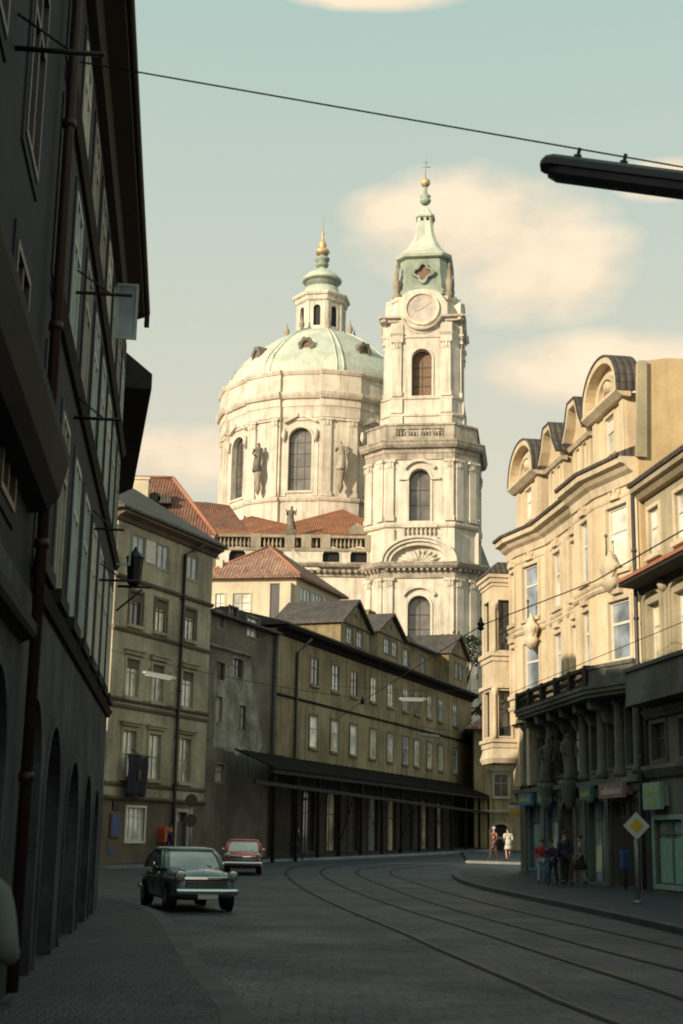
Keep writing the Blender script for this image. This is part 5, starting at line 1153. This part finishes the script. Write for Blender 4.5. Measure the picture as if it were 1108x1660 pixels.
# shop signs
def sign(name, label, u0, u1, z0, z1, mat, bars, bmat, o=.13, grp=None):
    t = thing(name, label, 'sign', fR((u0+u1)/2, z0, o), grp)
    mb = MB(); mb.box(fR, u0, u1, z0, z1, o, o+.12); mb.box(fR, u0+.1, u1-.1, z0+.1, z1-.1, -.02, o); mb.build('board', M[mat], t)
    mb = MB()
    for (a, b, c, d) in bars:
        U0, U1 = u0+(u1-u0)*a, u0+(u1-u0)*b; n = max(3, int((U1-U0)/.13)); r = random.Random(int(u0*10))
        for k in range(n):
            x = U0+(U1-U0)*k/n; w_ = (U1-U0)/n*.62; zt = z0+(z1-z0)*(d-(.0 if r.random() < .4 else .12*(d-c)*3)); mb.box(fR, x, x+w_*.4, z0+(z1-z0)*c, zt, o+.12, o+.135)
            mb.box(fR, x, x+w_, z0+(z1-z0)*(c if k % 2 else (c+d)/2-.03), z0+(z1-z0)*(c+.07 if k % 2 else (c+d)/2+.04), o+.12, o+.137)
    mb.build('lettering', M[bmat], t)
sign('shop_sign', 'faded maroon shop board with pale lettering above the brown shutter', -13.6, -11.1, 3.02, 3.5, 'maroon', [(.1, .9, .25, .75)], 'white', .33)
sign('shop_sign', 'small green and yellow sign over the green shop door', -10.2, -8.9, 3.0, 3.5, 'green', [(.15, .85, .25, .7)], 'shopyel', .33)
sign('shop_sign', 'blue and yellow sign over the shop window right of the corner', -5., -3.4, 3.0, 3.45, 'shopblue', [(.08, .92, .3, .75)], 'shopyel', .33)
sign('shop_sign', 'blue and yellow sign over the corner shop window', -2.5, -.5, 3.0, 3.45, 'shopblue', [(.08, .92, .3, .75)], 'shopyel', .33)
sign('shop_sign', 'yellow-green box sign on the sooty house above green shop', -16.6, -15.1, 2.6, 3.4, 'greenlt', [(.08, .92, .58, .88), (.25, .8, .12, .42)], 'shopyel', .2)
# hanging sign near the passage
# ------------------------------------------------------------------ priority road sign, bin
p = at(1035, 1475, 36.4); t = thing('road_sign', 'white and yellow diamond priority road sign on grey pole', 'road sign', (p.x, 36.4, .12))
pc = at(1032, 1339, 36.4); mb = MB(); mb.tube([W(p.x, 36.4, .12), W(p.x, 36.4, pc.z+.2)], .055, 10); mb.tube([W(p.x, 36.4, .12), W(p.x, 36.4, .22)], .1, 10); mb.build('pole', M['galv'], t)
def dia(mb, s, y0, y1, rot=radians(6)):
    mb.loft([[W(p.x+x*cos(rot), y+x*sin(rot), pc.z+z) for x, z in ((-s, 0), (-s*.92, -.08*s), (-.08*s, -s*.92), (0, -s), (.08*s, -.92*s), (s*.92, -.08*s), (s, 0), (s*.92, .08*s), (.08*s, .92*s), (0, s), (-.08*s, .92*s), (-.92*s, .08*s))] for y in (y0, y1)])
mb = MB(); dia(mb, .34, 36.33, 36.31); mb.build('sign_plate', M['signwhite'], t); mb = MB(); dia(mb, .18, 36.309, 36.30); mb.build('yellow_diamond', M['yellow'], t); mb = MB(); dia(mb, .35, 36.345, 36.331); mb.build('rim', M['iron'], t)
u, z = onfr(fR, 1014, 1412, .3); t = thing('wall_bin', 'small blue box on thin legs below the maroon sign', 'litter bin', fR(u, .12, .3))
mb = MB(); fb = fR.shift(u, .3); mb.prism(lambda a, b, c: fb(a, b, c), [(-.16, .8), (.16, .8), (.18, 1.3), (.14, 1.38), (-.14, 1.38), (-.18, 1.3)], -.12, .12); mb.build('box', M['blue'], t)
mb = MB(); mb.tube([fb(-.1, .12), fb(-.1, .82)], .02); mb.tube([fb(.1, .12), fb(.1, .82)], .02); mb.build('leg', M['iron'], t)
t = thing('projecting_sign', 'white and yellow projecting sign on the corner beside the archway', 'sign', fR(.9, 3.2, .6))
mb = MB(); a, b = at(824, 1305, 60.9), at(846, 1318, 60.9); mb.box(W, a.x, b.x, 60.8, 61., b.z+.2, a.z); mb.build('white_panel', M['signwhite'], t); mb = MB(); mb.box(W, a.x+.05, b.x, 60.82, 60.98, b.z-.12, b.z+.1); mb.build('yellow_panel', M['yellow'], t); mb = MB(); mb.tube([W(a.x+.1, 60.9, a.z+.06), W(b.x+.7, 60.9, a.z+.06)], .03); mb.build('bracket', M['iron'], t)
# ------------------------------------------------------------------ lamps on span wires
def slamp(label, p0, p1, wid, h, grp, mats=('lampbody', 'lampdiff')):
    t = thing('hanging_street_lamp', label, 'street lamp', p0, grp); ax = (p1-p0); L_ = ax.length; ax = ax.normalized(); sd = ax.cross(Vector((0, 0, 1))).normalized(); up = sd.cross(ax)
    T = lambda a, s, z: p0+ax*a+sd*s+up*z
    pr = lambda k, z0: [(-wid*.5*k, z0), (-wid*.48*k, z0+h*.3), (-wid*.28*k, z0+h*.52), (wid*.28*k, z0+h*.52), (wid*.48*k, z0+h*.3), (wid*.5*k, z0)]
    mb = MB(); mb.loft([[T(a, s, z) for s, z in [(x*k, zz*k) for x, zz in pr(1, 0)]] for a, k in ((0, .55), (.04, .85), (.12, 1), (L_-.12, 1), (L_, .7))]); hs = mb.build('housing', M[mats[0]], t)
    mb = MB(); mb.loft([[T(a, s*k, -z*k) for s, z in ((-wid*.42, -.01), (-wid*.36, h*.3), (-wid*.15, h*.46), (wid*.15, h*.46), (wid*.36, h*.3), (wid*.42, -.01))] for a, k in ((.1, .7), (.2, 1), (L_-.2, 1), (L_-.1, .7))], True, True); mb.build('cover', M[mats[1]], t)
    mb = MB()
    for f in (.18, .42, .8):
        mb.tube([T(L_*f, 0, h*.5), T(L_*f, 0, h*.5+.1+wid*.15)], .016+wid*.02, 6); mb.box(lambda a, b, c: T(L_*f+a, b, c), -.04, .04, -.03, .03, h*.5, h*.5+.06); mb.mark()
    mb.builds('hanger', M['iron'], t); return t
def wire(label, pts, r=.012, sag=0., grp='overhead wires'):
    P = []
    for a, b in zip(pts[:-1], pts[1:]):
        for k in range(12): s = k/12; P.append(a.lerp(b, s)-Vector((0, 0, sag*4*s*(1-s))))
    P.append(pts[-1]); mb = MB(); mb.tube(P, r, 6); o = mb.build('overhead_wire', M['iron']); tag(o, label, 'wire', grp); return o
YB = 14.; a, b = at(876, 272, YB), at(1108, 303, YB-.3); slamp('large dark tube lamp hanging close by at the upper right', a, a+(b-a)*1.35, .30, .27, 'street lamps hung on wires')
a, b = at(225, 117, YB), at(1108, 271, YB-.1); d_ = b-a; wire('dark span wire holding the large tube lamp', [a-d_*.12, b+d_*1.05], .009)
for (x0, y0, x1, y1, Y, lab, e0, e1) in ((231, 1091, 286, 1102, 50, 'small hanging lamp before the grey ochre corner house', 1.1, 5.), (647, 1134, 692, 1135, 68, 'small pale hanging lamp before upper windows of the ochre house', 2.6, 2.6), (680, 1191, 713, 1195, 84, 'small bluish hanging lamp before lower windows of the ochre house', 2., 3.)):
    a, b = at(x0, y0, Y), at(x1, y1, Y); slamp(lab, a, b, .22, .2, 'street lamps hung on wires', ('galv', 'lamp')); d_ = b-a; up = Vector((0, 0, .2))
    wire('thin span wire above the %s' % lab.split(' before ')[0]+' at '+lab.split(' before ')[1], [a-d_*e0+up*3, b+d_*e1+up*3], .01, .15)
cw = [at(1150, 835, 20.), at(1108, 859, 21.3), at(965, 942, 26.5), at(780, 1014, 32), at(588, 1137, 51), at(548, 1165, 62)]
wire('tram contact wire running from upper right toward the ochre house', cw, .012)
a, b = at(1112, 1007, 41), fR(-15.2, 8., .1); wire('thin wire from the sooty house over the balcony to the far oriel', [at(1108, 1008, 40.5), at(977, 1062, 45), at(823, 1126, 56)], .011)
for k, (px, py, Y) in enumerate(((780, 1014, 32), (588, 1137, 51))):
    c = at(px, py, Y); t = thing('wire_insulator', ['dark insulator on the contact wire right of the tower base', 'dark insulator on the contact wire before the ochre house'][k], 'insulator', c, 'insulators on the tram wire')
    mb = MB(); mb.lathe([(.02, c.z-.12), (.08, c.z-.08), (.05, c.z-.02), (.1, c.z+.03), (.05, c.z+.08), (.03, c.z+.18)], c, 10); mb.build('insulator_body', M['iron'], t)
# ------------------------------------------------------------------ tree behind the passage house
TR = thing('tree', 'dark leafy tree in shade between the tower and the little passage house', 'tree', (10.6, 122, 1))
mb = MB(); mb.tube([W(10.6, 122, .8), W(10.7, 122, 6), W(10.4, 122.2, 11), W(10.8, 122, 16)], [.45, .36, .25, .1], 10)
r = random.Random(5)
for k in range(7): a = r.uniform(0, 6.28); z = r.uniform(6, 14); mb.tube([W(10.6, 122, z), W(10.6+1.6*cos(a), 122+1.6*sin(a), z+1.6), W(10.6+2.6*cos(a), 122+2.6*sin(a), z+2.6)], [.16, .1, .04], 6)
mb.build('trunk', M['bark'], TR)
mb = MB()
for k in range(42):
    a = r.uniform(0, 6.28); zz = r.uniform(6.5, 19.); rr = 2.9*sqrt(max(0.05, 1-((zz-12)/8.)**2))*r.uniform(.35, 1.05); c = Vector((10.6+rr*cos(a), 122+rr*sin(a), zz)); s_ = r.uniform(.5, 1.1)
    for i in range(70):
        d_ = Vector((r.gauss(0, 1), r.gauss(0, 1), r.gauss(0, .8))).normalized()*s_*r.uniform(.4, 1.05); q = c+d_; n_ = Vector((r.gauss(0, 1), r.gauss(0, 1), r.gauss(0, 1))).normalized(); t1 = n_.orthogonal().normalized(); t2 = n_.cross(t1); l = r.uniform(.12, .22)
        mb.poly([q-t1*l, q-t2*l*.5, q+t1*l, q+t2*l*.5])
mb.build('crown', M['leafd'], TR)
# ------------------------------------------------------------------ cars
def car(name, label, cx, cy, yaw, paint, S_, round_=1., red=False):
    z0 = hgt(cy)+.01; f = Vector((sin(yaw), -cos(yaw), 0)); l = Vector((-f.y, f.x, 0)); base = Vector((cx, cy, z0))
    T = lambda x, y, z: base+f*x+l*y+Vector((0, 0, z))
    t = thing(name, label, 'car', base)
    L = S_['L']/2; w0 = S_['W']/2; hz = S_['hood']; bz = S_['belt']; H = S_['H']
    st = [(-L, .74, .36, .56, S_['boot']-.2), (-L+.16, .9, .26, .58, S_['boot']-.05), (-L*.66, .98, .2, .58, S_['boot']+.02), (-L*.3, 1., .18, .58, bz), (L*.25, 1., .18, .58, bz), (L*.42, 1., .19, .6, bz-.02), (L*.62, .985, .2, .62, hz), (L-.24, .95, .24, .6, hz-.05), (L-.06, .89, .29, .58, hz-.13), (L, .8, .36, .56, hz-.24)]
    rings = []
    for x, k, zb, zs, zt in st:
        w = w0*k; P = [(w*.84, zb), (w*.95, zb+.06), (w, zs-.08), (w*.99, zs+.05), (w*.93, zt-.09), (w*.80, zt-.01), (w*.45, zt+.04)]
        rings.append([T(x, y, z) for y, z in P]+[T(x, 0, zt+.065)]+[T(x, -y, z) for y, z in P[::-1]])
    mb = MB(); mb.loft(rings, True, True, True); b = mb.build('body', M[paint], t)
    m = b.modifiers.new('sub', 'SUBSURF'); m.levels = 2; m.render_levels = 2
    g0, g1, r0, r1 = S_['g0'], S_['g1'], S_['r0'], S_['r1']; wb, wr = w0*.94, w0*.77
    def gr(x0, x1, w, z, c=.16): return [T(x0+c, w, z), T(x1-c*.6, w, z), T(x1, w*.78, z), T(x1+.05, 0, z), T(x1, -w*.78, z), T(x1-c*.6, -w, z), T(x0+c, -w, z), T(x0, -w*.75, z), T(x0-.04, 0, z), T(x0, w*.75, z)]
    mb = MB(); mb.loft([gr(g0, g1, wb, bz-.02), gr((g0+r0)/2-.03, (g1+r1)/2+.03, (wb+wr)/2+.02, (bz+H)/2), gr(r0, r1, wr, H-.07)], True, True); gl = mb.build('window_glass', M['carglass'], t)
    mb = MB(); mb.loft([gr(r0-.05, r1+.05, wr+.035, H-.085), gr(r0-.04, r1+.04, wr+.03, H-.045), gr(r0+.06, r1-.08, wr*.88, H-.01), gr(r0+.25, r1-.3, wr*.55, H+.005)], True, True, True); rf = mb.build('roof', M[paint], t)
    mb = MB(); A, B, Cc = gr(g0, g1, wb+.012, bz-.02), gr((g0+r0)/2-.035, (g1+r1)/2+.035, (wb+wr)/2+.034, (bz+H)/2), gr(r0, r1, wr+.012, H-.07)
    for i in (1, 2, 5, 4, 6, 0):
        if i in (2, 4): mb.tube([A[i].lerp(A[1 if i == 2 else 5], .6), B[i].lerp(B[1 if i == 2 else 5], .6), Cc[i].lerp(Cc[1 if i == 2 else 5], .6)], .035, 6)
        elif i in (0, 6, 1, 5): mb.tube([A[i], B[i], Cc[i]], .03, 6)
        mb.mark()
    for sg in (-1, 1): mb.tube([T(-.12, sg*(wb+.012), bz-.02), T(-.12, sg*((wb+wr)/2+.034), (bz+H)/2), T(-.14, sg*(wr+.012), H-.07)], .028, 6); mb.mark()
    mb.builds('pillar', M[paint], t)
    # trim
    mb = MB()
    xb, zb = L+.1, .40
    mb.loft([[T(x, y, z) for x, z in ((xx, zb-.06), (xx+.05, zb-.03), (xx+.06, zb+.03), (xx+.02, zb+.07), (xx-.02, zb))] for y, xx in ((-w0*1.02, xb-.22), (-w0*.9, xb-.06), (-w0*.5, xb), (0, xb+.02), (w0*.5, xb), (w0*.9, xb-.06), (w0*1.02, xb-.22))]); mb.build('front_bumper', M['chrome'], t)
    mb = MB(); mb.loft([[T(-x, y, z) for x, z in ((xx, zb-.04), (xx+.05, zb-.02), (xx+.06, zb+.05), (xx+.02, zb+.08), (xx-.02, zb+.02))] for y, xx in ((-w0, xb-.22), (-w0*.85, xb-.06), (0, xb), (w0*.85, xb-.06), (w0, xb-.22))]); mb.build('rear_bumper', M['chrome'], t)
    gz = S_['grz']; mb = MB(); mb.box(T, L-.04, L+.012, -w0*.62, w0*.62, gz-.09, gz+.07); gk = mb.build('grille', M['iron'], t)
    mb = MB(); mb.loft([[T(x, y, z) for x, z in ((xx, gz+.05), (xx+.035, gz+.07), (xx+.03, gz+.11), (xx, gz+.12))] for y, xx in ((-w0*.66, L-.03), (-w0*.4, L+.01), (0, L+.025), (w0*.4, L+.01), (w0*.66, L-.03))])
    for k in range(3): mb.box(T, L, L+.022, -w0*.6, w0*.6, gz-.075+.045*k, gz-.06+.045*k)
    mb.build('grille_trim', M['chrome'], gk)
    for sg in (-1, 1):
        c = T(L-.12, sg*w0*.80, S_['lamp']); mb = MB(); n = 18; ax = f
        def disc(r, x): return [T(L-.12+x, sg*w0*.80+r*cos(2*pi*j/n), S_['lamp']+r*sin(2*pi*j/n)) for j in range(n)]
        mb.loft([disc(.105, -.1), disc(.112, .09), disc(.105, .13), disc(.088, .135)], True, True, True); h = mb.build('headlight', M['chrome'] if not red else M['chrome'], t)
        mb = MB(); mb.loft([disc(.086, .12), disc(.08, .15), disc(.05, .168), disc(.01, .175)], True, True, True); mb.build('lens', M['headlens'], h)
    mb = MB(); mb.box(T, L+.13, L+.15, -.22, .22, .27, .37); mb.build('licence_plate', M['white'] if not red else M['iron'], t)
    mb = MB()
    for sg in (-1, 1):
        for xx in (-.75, -.12, .62): mb.tube([T(xx, sg*w0*.985, .36), T(xx, sg*(w0+.003), .6), T(xx, sg*w0*.95, bz-.07)], .007, 5)
        mb.tube([T(g1-.05, sg*w0*.7, bz+.01), T(L*.6, sg*w0*.68, hz+.025), T(L-.15, sg*w0*.6, hz-.03)], .008, 5)
    mb.build('panel_seam', M['iron'], t)
    wx = S_['wx']
    for x in (-wx, wx):
        for sg in (-1, 1):
            n = 22
            def wr_(r, y): return [T(x+r*cos(2*pi*j/n), sg*(w0-.015-y), .285+r*sin(2*pi*j/n)) for j in range(n)]
            mb = MB(); mb.loft([wr_(.325, .03), wr_(.325, -.012), wr_(.30, -.016)], True, True); 
            mb.build('wheel_arch', M['iron'], t)
            mb = MB(); mb.loft([wr_(.24, .2), wr_(.28, .17), wr_(.29, .03), wr_(.265, -.018), wr_(.19, -.022)], True, True, True); wh = mb.build('wheel', M['black'], t)
            mb = MB(); mb.loft([wr_(.18, .0), wr_(.175, -.026), wr_(.1, -.038), wr_(.03, -.055)], True, True, True); mb.build('hubcap', M['chrome'], wh)
    mb = MB(); mb.tube([T(L*.5, 0, hz+.04), T(L*.85, 0, hz), T(L-.05, 0, hz-.1)], .016, 6)
    for sg in (-1, 1): mb.tube([T(-L*.9, sg*(w0*.985), .66), T(0, sg*(w0+.006), .68), T(L*.9, sg*w0*.965, .68)], .013, 6)
    mb.build('trim_strip', M['chrome'], t)
    mb = MB(); mb.tube([T(g1-.02, -.1, bz+.03), T(g1-.12, -.45, bz+.1)], .012, 5); mb.mark(); mb.tube([T(g1-.02, .4, bz+.03), T(g1-.12, .05, bz+.1)], .012, 5); mb.builds('wiper', M['iron'], t)
    for sg in (-1, 1):
        mb = MB(); mb.sphere(T(g1-.55, sg*(w0+.06), bz+.06), .06, 8); mb.tube([T(g1-.5, sg*(w0*.95), bz-.03), T(g1-.55, sg*(w0+.04), bz+.05)], .012, 5); mb.build('door_mirror', M['chrome'], t)
        for x in (-.35, .5): mb = MB(); mb.tube([T(x-.08, sg*(w0+.02), .78), T(x+.08, sg*(w0+.02), .78)], .014, 6); mb.build('door_handle', M['chrome'], t)
    return t
car('parked_car', 'dark grey-green saloon car with chrome bumper, nearest in the road', -3.36, 33.2, radians(19), 'grey', dict(L=3.85, W=1.46, hood=.86, belt=.88, boot=.84, H=1.33, g0=-1.4, g1=.70, r0=-.9, r1=.2, grz=.60, lamp=.73, wx=1.2))
car('moving_car', 'small red saloon car behind the grey-green car', -3.66, 58.2, radians(3), 'red', dict(L=3.7, W=1.46, hood=.84, belt=.86, boot=.82, H=1.33, g0=-1.3, g1=.85, r0=-.9, r1=.35, grz=.58, lamp=.70, wx=1.2), red=True)
# ------------------------------------------------------------------ people
DG = None
def skinned(name, V, E, R, mat, parent=None, sub=1):
    me = bpy.data.meshes.new(name); off = Vector(parent.location) if parent else Vector((0, 0, 0))
    me.from_pydata(V, E, []); o = bpy.data.objects.new(name, me); COL.objects.link(o)
    m = o.modifiers.new('skin', 'SKIN'); m.use_smooth_shade = True; m.branch_smoothing = .4
    for i, s in enumerate(me.skin_vertices[0].data):
        s.radius = (R[i] if not isinstance(R[i], tuple) else R[i]) if isinstance(R[i], tuple) else (R[i], R[i]); s.use_root = (i == 0)
    if sub: q = o.modifiers.new('sub', 'SUBSURF'); q.levels = sub; q.render_levels = sub
    dg = bpy.context.evaluated_depsgraph_get(); dg.update(); n = bpy.data.meshes.new_from_object(o.evaluated_get(dg)); o.modifiers.clear(); o.data = n; n.materials.clear(); n.materials.append(mat)
    for p in n.polygons: p.use_smooth = True
    if parent: o.parent = parent
    return o
def person(label, x, y, yaw, H, coat, legs, stride=.18, arms=((.05, .0), (.05, .0)), hair='hairdk', skirt=None, z=None, bareleg=False, lean=0., group=None, bag=None, coatlen=.82):
    s = H/1.72; z0 = hgt(y)+.13 if z is None else z
    J = {}
    J['pel'] = (0, 0, .95); J['sp'] = (0, lean*.3, 1.14); J['ch'] = (0, lean*.7, 1.33); J['nk'] = (0, lean, 1.47); J['hb'] = (0, lean+.01, 1.55); J['hm'] = (0, lean+.03, 1.62); J['ht'] = (0, lean+.01, 1.70)
    for k, sg in (('L', 1), ('R', -1)):
        st = stride*sg
        J['hip'+k] = (.10*sg, 0, .90); J['kn'+k] = (.105*sg, st*.45+.04, .50); J['an'+k] = (.10*sg, st-.03 if st < 0 else st, .09+(.05 if st < 0 else 0)); J['toe'+k] = (.115*sg, (st if st > 0 else st-.03)+.17, .035)
        sw, bend = arms[0] if sg > 0 else arms[1]
        J['sh'+k] = (.185*sg, lean*.9, 1.41); J['el'+k] = (.25*sg, lean*.9-.06+sw*.5, 1.13); J['wr'+k] = (.25*sg-.10*sg*bend, lean*.9+sw+.26*bend, .90+.22*bend)
        d = Vector(J['wr'+k])-Vector(J['el'+k]); d.normalize(); q = Vector(J['wr'+k]); J['pa'+k] = tuple(q+d*.07)
        for i, (ox, ln) in enumerate(((-.03, .075), (-.01, .088), (.012, .084), (.032, .065))): J['f%d%s' % (i, k)] = tuple(q+d*.07+Vector((0, ox*.9, 0))+d*ln*.6+Vector((-.012*sg, 0, 0))); J['g%d%s' % (i, k)] = tuple(q+d*(.07+ln)+Vector((-.03*sg, ox, 0)))
        J['th'+k] = tuple(q+d*.05+Vector((-.02*sg, .05, 0)))
    names = list(J); ca, sa = cos(yaw), sin(yaw)
    def tw(p): return Vector(((p[0]*ca-p[1]*sa)*s, (p[0]*sa+p[1]*ca)*s, p[2]*s))
    Rd = dict(pel=(.145, .11), sp=(.135, .10), ch=(.155, .11), nk=.055, hb=.066, hm=(.082, .10), ht=(.05, .06))
    for k in 'LR': Rd.update({'hip'+k: .088, 'kn'+k: .056, 'an'+k: .04, 'toe'+k: .034, 'sh'+k: .06, 'el'+k: .042, 'wr'+k: .03, 'pa'+k: .034, 'th'+k: .011}); Rd.update({'%s%d%s' % (c, i, k): .011 for c in 'fg' for i in range(4)})
    Ed = [('pel', 'sp'), ('sp', 'ch'), ('ch', 'nk'), ('nk', 'hb'), ('hb', 'hm'), ('hm', 'ht')]
    for k in 'LR': Ed += [('pel', 'hip'+k), ('hip'+k, 'kn'+k), ('kn'+k, 'an'+k), ('an'+k, 'toe'+k), ('ch', 'sh'+k), ('sh'+k, 'el'+k), ('el'+k, 'wr'+k), ('wr'+k, 'pa'+k), ('wr'+k, 'th'+k)]+[e for i in range(4) for e in (('pa'+k, 'f%d%s' % (i, k)), ('f%d%s' % (i, k), 'g%d%s' % (i, k)))]
    def sub(nm, ed, grow, mat, parent):
        used = [n for n in names if any(n in e for e in ed)]; ix = {n: i for i, n in enumerate(used)}
        RR = [tuple((a+grow)*s for a in Rd[n]) if isinstance(Rd[n], tuple) else (Rd[n]+grow)*s for n in used]
        return skinned(nm, [tw(J[n]) for n in used], [(ix[a], ix[b]) for a, b in ed], RR, M[mat], parent)
    o = sub('person', Ed, 0., 'skin', None); o.location = (x, y, z0); tag(o, label, 'person', group)
    par = o
    ups = [('pel', 'sp'), ('sp', 'ch'), ('ch', 'nk'), ('ch', 'shL'), ('ch', 'shR'), ('shL', 'elL'), ('elL', 'wrL'), ('shR', 'elR'), ('elR', 'wrR')]
    c = sub('jacket', ups, .022, coat, par)
    def loftc(name, mat, lv):
        mb = MB(); n = 18; mb.loft([[Vector((x, y, z0))+tw((a*cos(2*pi*j/n), yo+b*sin(2*pi*j/n), zz)) for j in range(n)] for zz, a, b, yo in lv], False, False, True); q = mb.build(name, M[mat], par); m = q.modifiers.new('t', 'SOLIDIFY'); m.thickness = .01; return q
    if skirt: loftc('skirt', skirt[0], [(skirt[1], .21+abs(stride)*.25, .16+abs(stride)*.55, 0), (.75, .195, .15+abs(stride)*.25, 0), (.95, .175, .135, 0), (1.06, .155, .12, lean*.2)])
    if coatlen < .9: loftc('coat_skirt', coat, [(coatlen, .185, .15+abs(stride)*.2, 0), (.95, .178, .14, 0), (1.12, .165, .13, lean*.3)])
    if not bareleg: sub('trousers', [('pel', 'hipL'), ('pel', 'hipR'), ('hipL', 'knL'), ('knL', 'anL'), ('hipR', 'knR'), ('knR', 'anR')], .018, legs, par)
    sub('shoes', [('anL', 'toeL')], .014, 'cdark', par); sub('shoes', [('anR', 'toeR')], .014, 'cdark', par)
    mb = MB(); cc = Vector((x, y, z0))+tw((0, lean-.015, 1.665)); r_ = .105*s
    n = 14; mb.loft([[cc+Vector((r_*sin(p)*cos(2*pi*j/n)*.95, r_*sin(p)*sin(2*pi*j/n)*1.05, r_*cos(p)*1.0)) for j in range(n)] for p in (.05, .5, .9, 1.3, 1.7)], True, False, True); mb.build('hair', M[hair], par)
    mb = MB()
    for sg in (-1, 1): mb.sphere(Vector((x, y, z0))+tw((.034*sg, lean+.122, 1.615)), .012*s, 6)
    mb.build('eyes', M['cdark'], par)
    mb = MB(); mb.loft([[Vector((x, y, z0))+tw(p) for p in r] for r in ([(-.016, lean+.115, 1.575), (.016, lean+.115, 1.575), (0, lean+.145, 1.575)], [(-.008, lean+.118, 1.62), (.008, lean+.118, 1.62), (0, lean+.124, 1.62)])]); mb.build('nose', M['skin'], par)
    if bag:
        h = Vector((x, y, z0))+tw(J['pa'+bag[0]]); mb = MB(); mb.box(lambda a, b, c: h+Vector((a*ca-b*sa, a*sa+b*ca, c)), -.04, .04, -.11, .11, -.27, -.10); mb.tube([h+Vector((0, 0, -.1))+tw((0, -.1, 0)), h, h+Vector((0, 0, -.1))+tw((0, .1, 0))], .012, 6)
        q = mb.build('handbag', M[bag[1]]); tag(q, bag[2], 'bag')
    return o
PI_ = pi
# yaw 0 looks along +Y (away); pi looks at the camera
person('white-haired man in brown suit walking with a bag at the street end', 8.42, 77.6, pi*.75, 1.74, 'cbrown', 'cbrown', .2, ((-.1, .1), (.12, .35)), 'hair', bag=('R', 'cpale', 'pale bag carried by the man in brown'))
person('woman in cream jacket and short pale skirt seen beside the man in brown', 9.2, 77.9, .2, 1.7, 'ccream', 'cpale', .08, ((.0, .7), (.0, .5)), 'hairdk', skirt=('ccream', .62), bareleg=True)
person('child in bright red jacket and pale trousers by the shop windows', 7.12, 50.4, pi*.9, 1.45, 'cred', 'cblue', .22, ((.1, .5), (-.1, .5)), 'hairdk', coatlen=.95)
person('tall man in dark suit standing between the red jacket and the woman', 7.75, 49.4, .3, 1.76, 'cnavy', 'cdark', .1, ((.0, .4), (.0, .2)), 'hairdk')
person('bent person in dark blue coat between the red jacket and dark suit', 7.28, 48.9, pi*.8, 1.45, 'cnavy', 'cnavy', .16, ((.1, .6), (.1, .6)), 'hairdk', lean=.16)
person('woman in grey jumper and dark skirt with bare legs by the shops', 8.3, 49.6, pi*.5, 1.62, 'cgrey', 'cdark', .2, ((.0, .5), (-.05, .4)), 'hairdk', skirt=('cdark', .55), bareleg=True, coatlen=.95)
p = at(484, 1390, 78.3); person('person in dark coat striding under the plank canopy', p.x, 76.2, pi*.5, 1.72, 'cnavy', 'cdark', .32, ((.1, .2), (-.1, .2)), 'hairdk', z=hgt(76.2)+.01)
p = at(275, 1380, 66.5); person('person in dark blue coat standing behind the grey-green car', p.x, 66.5, pi*.6, 1.74, 'cnavy', 'cnavy', .1, ((.0, .2), (.0, .2)), 'hairdk', z=hgt(66.5)+.01)
person('woman in pale coat cut off by the left edge near the wall', -1.52, 6.0, -.15, 1.52, 'cpale', 'cpale', .12, ((.02, .9), (.05, .95)), 'hair', skirt=('cpale', .42), bareleg=True, coatlen=.5)
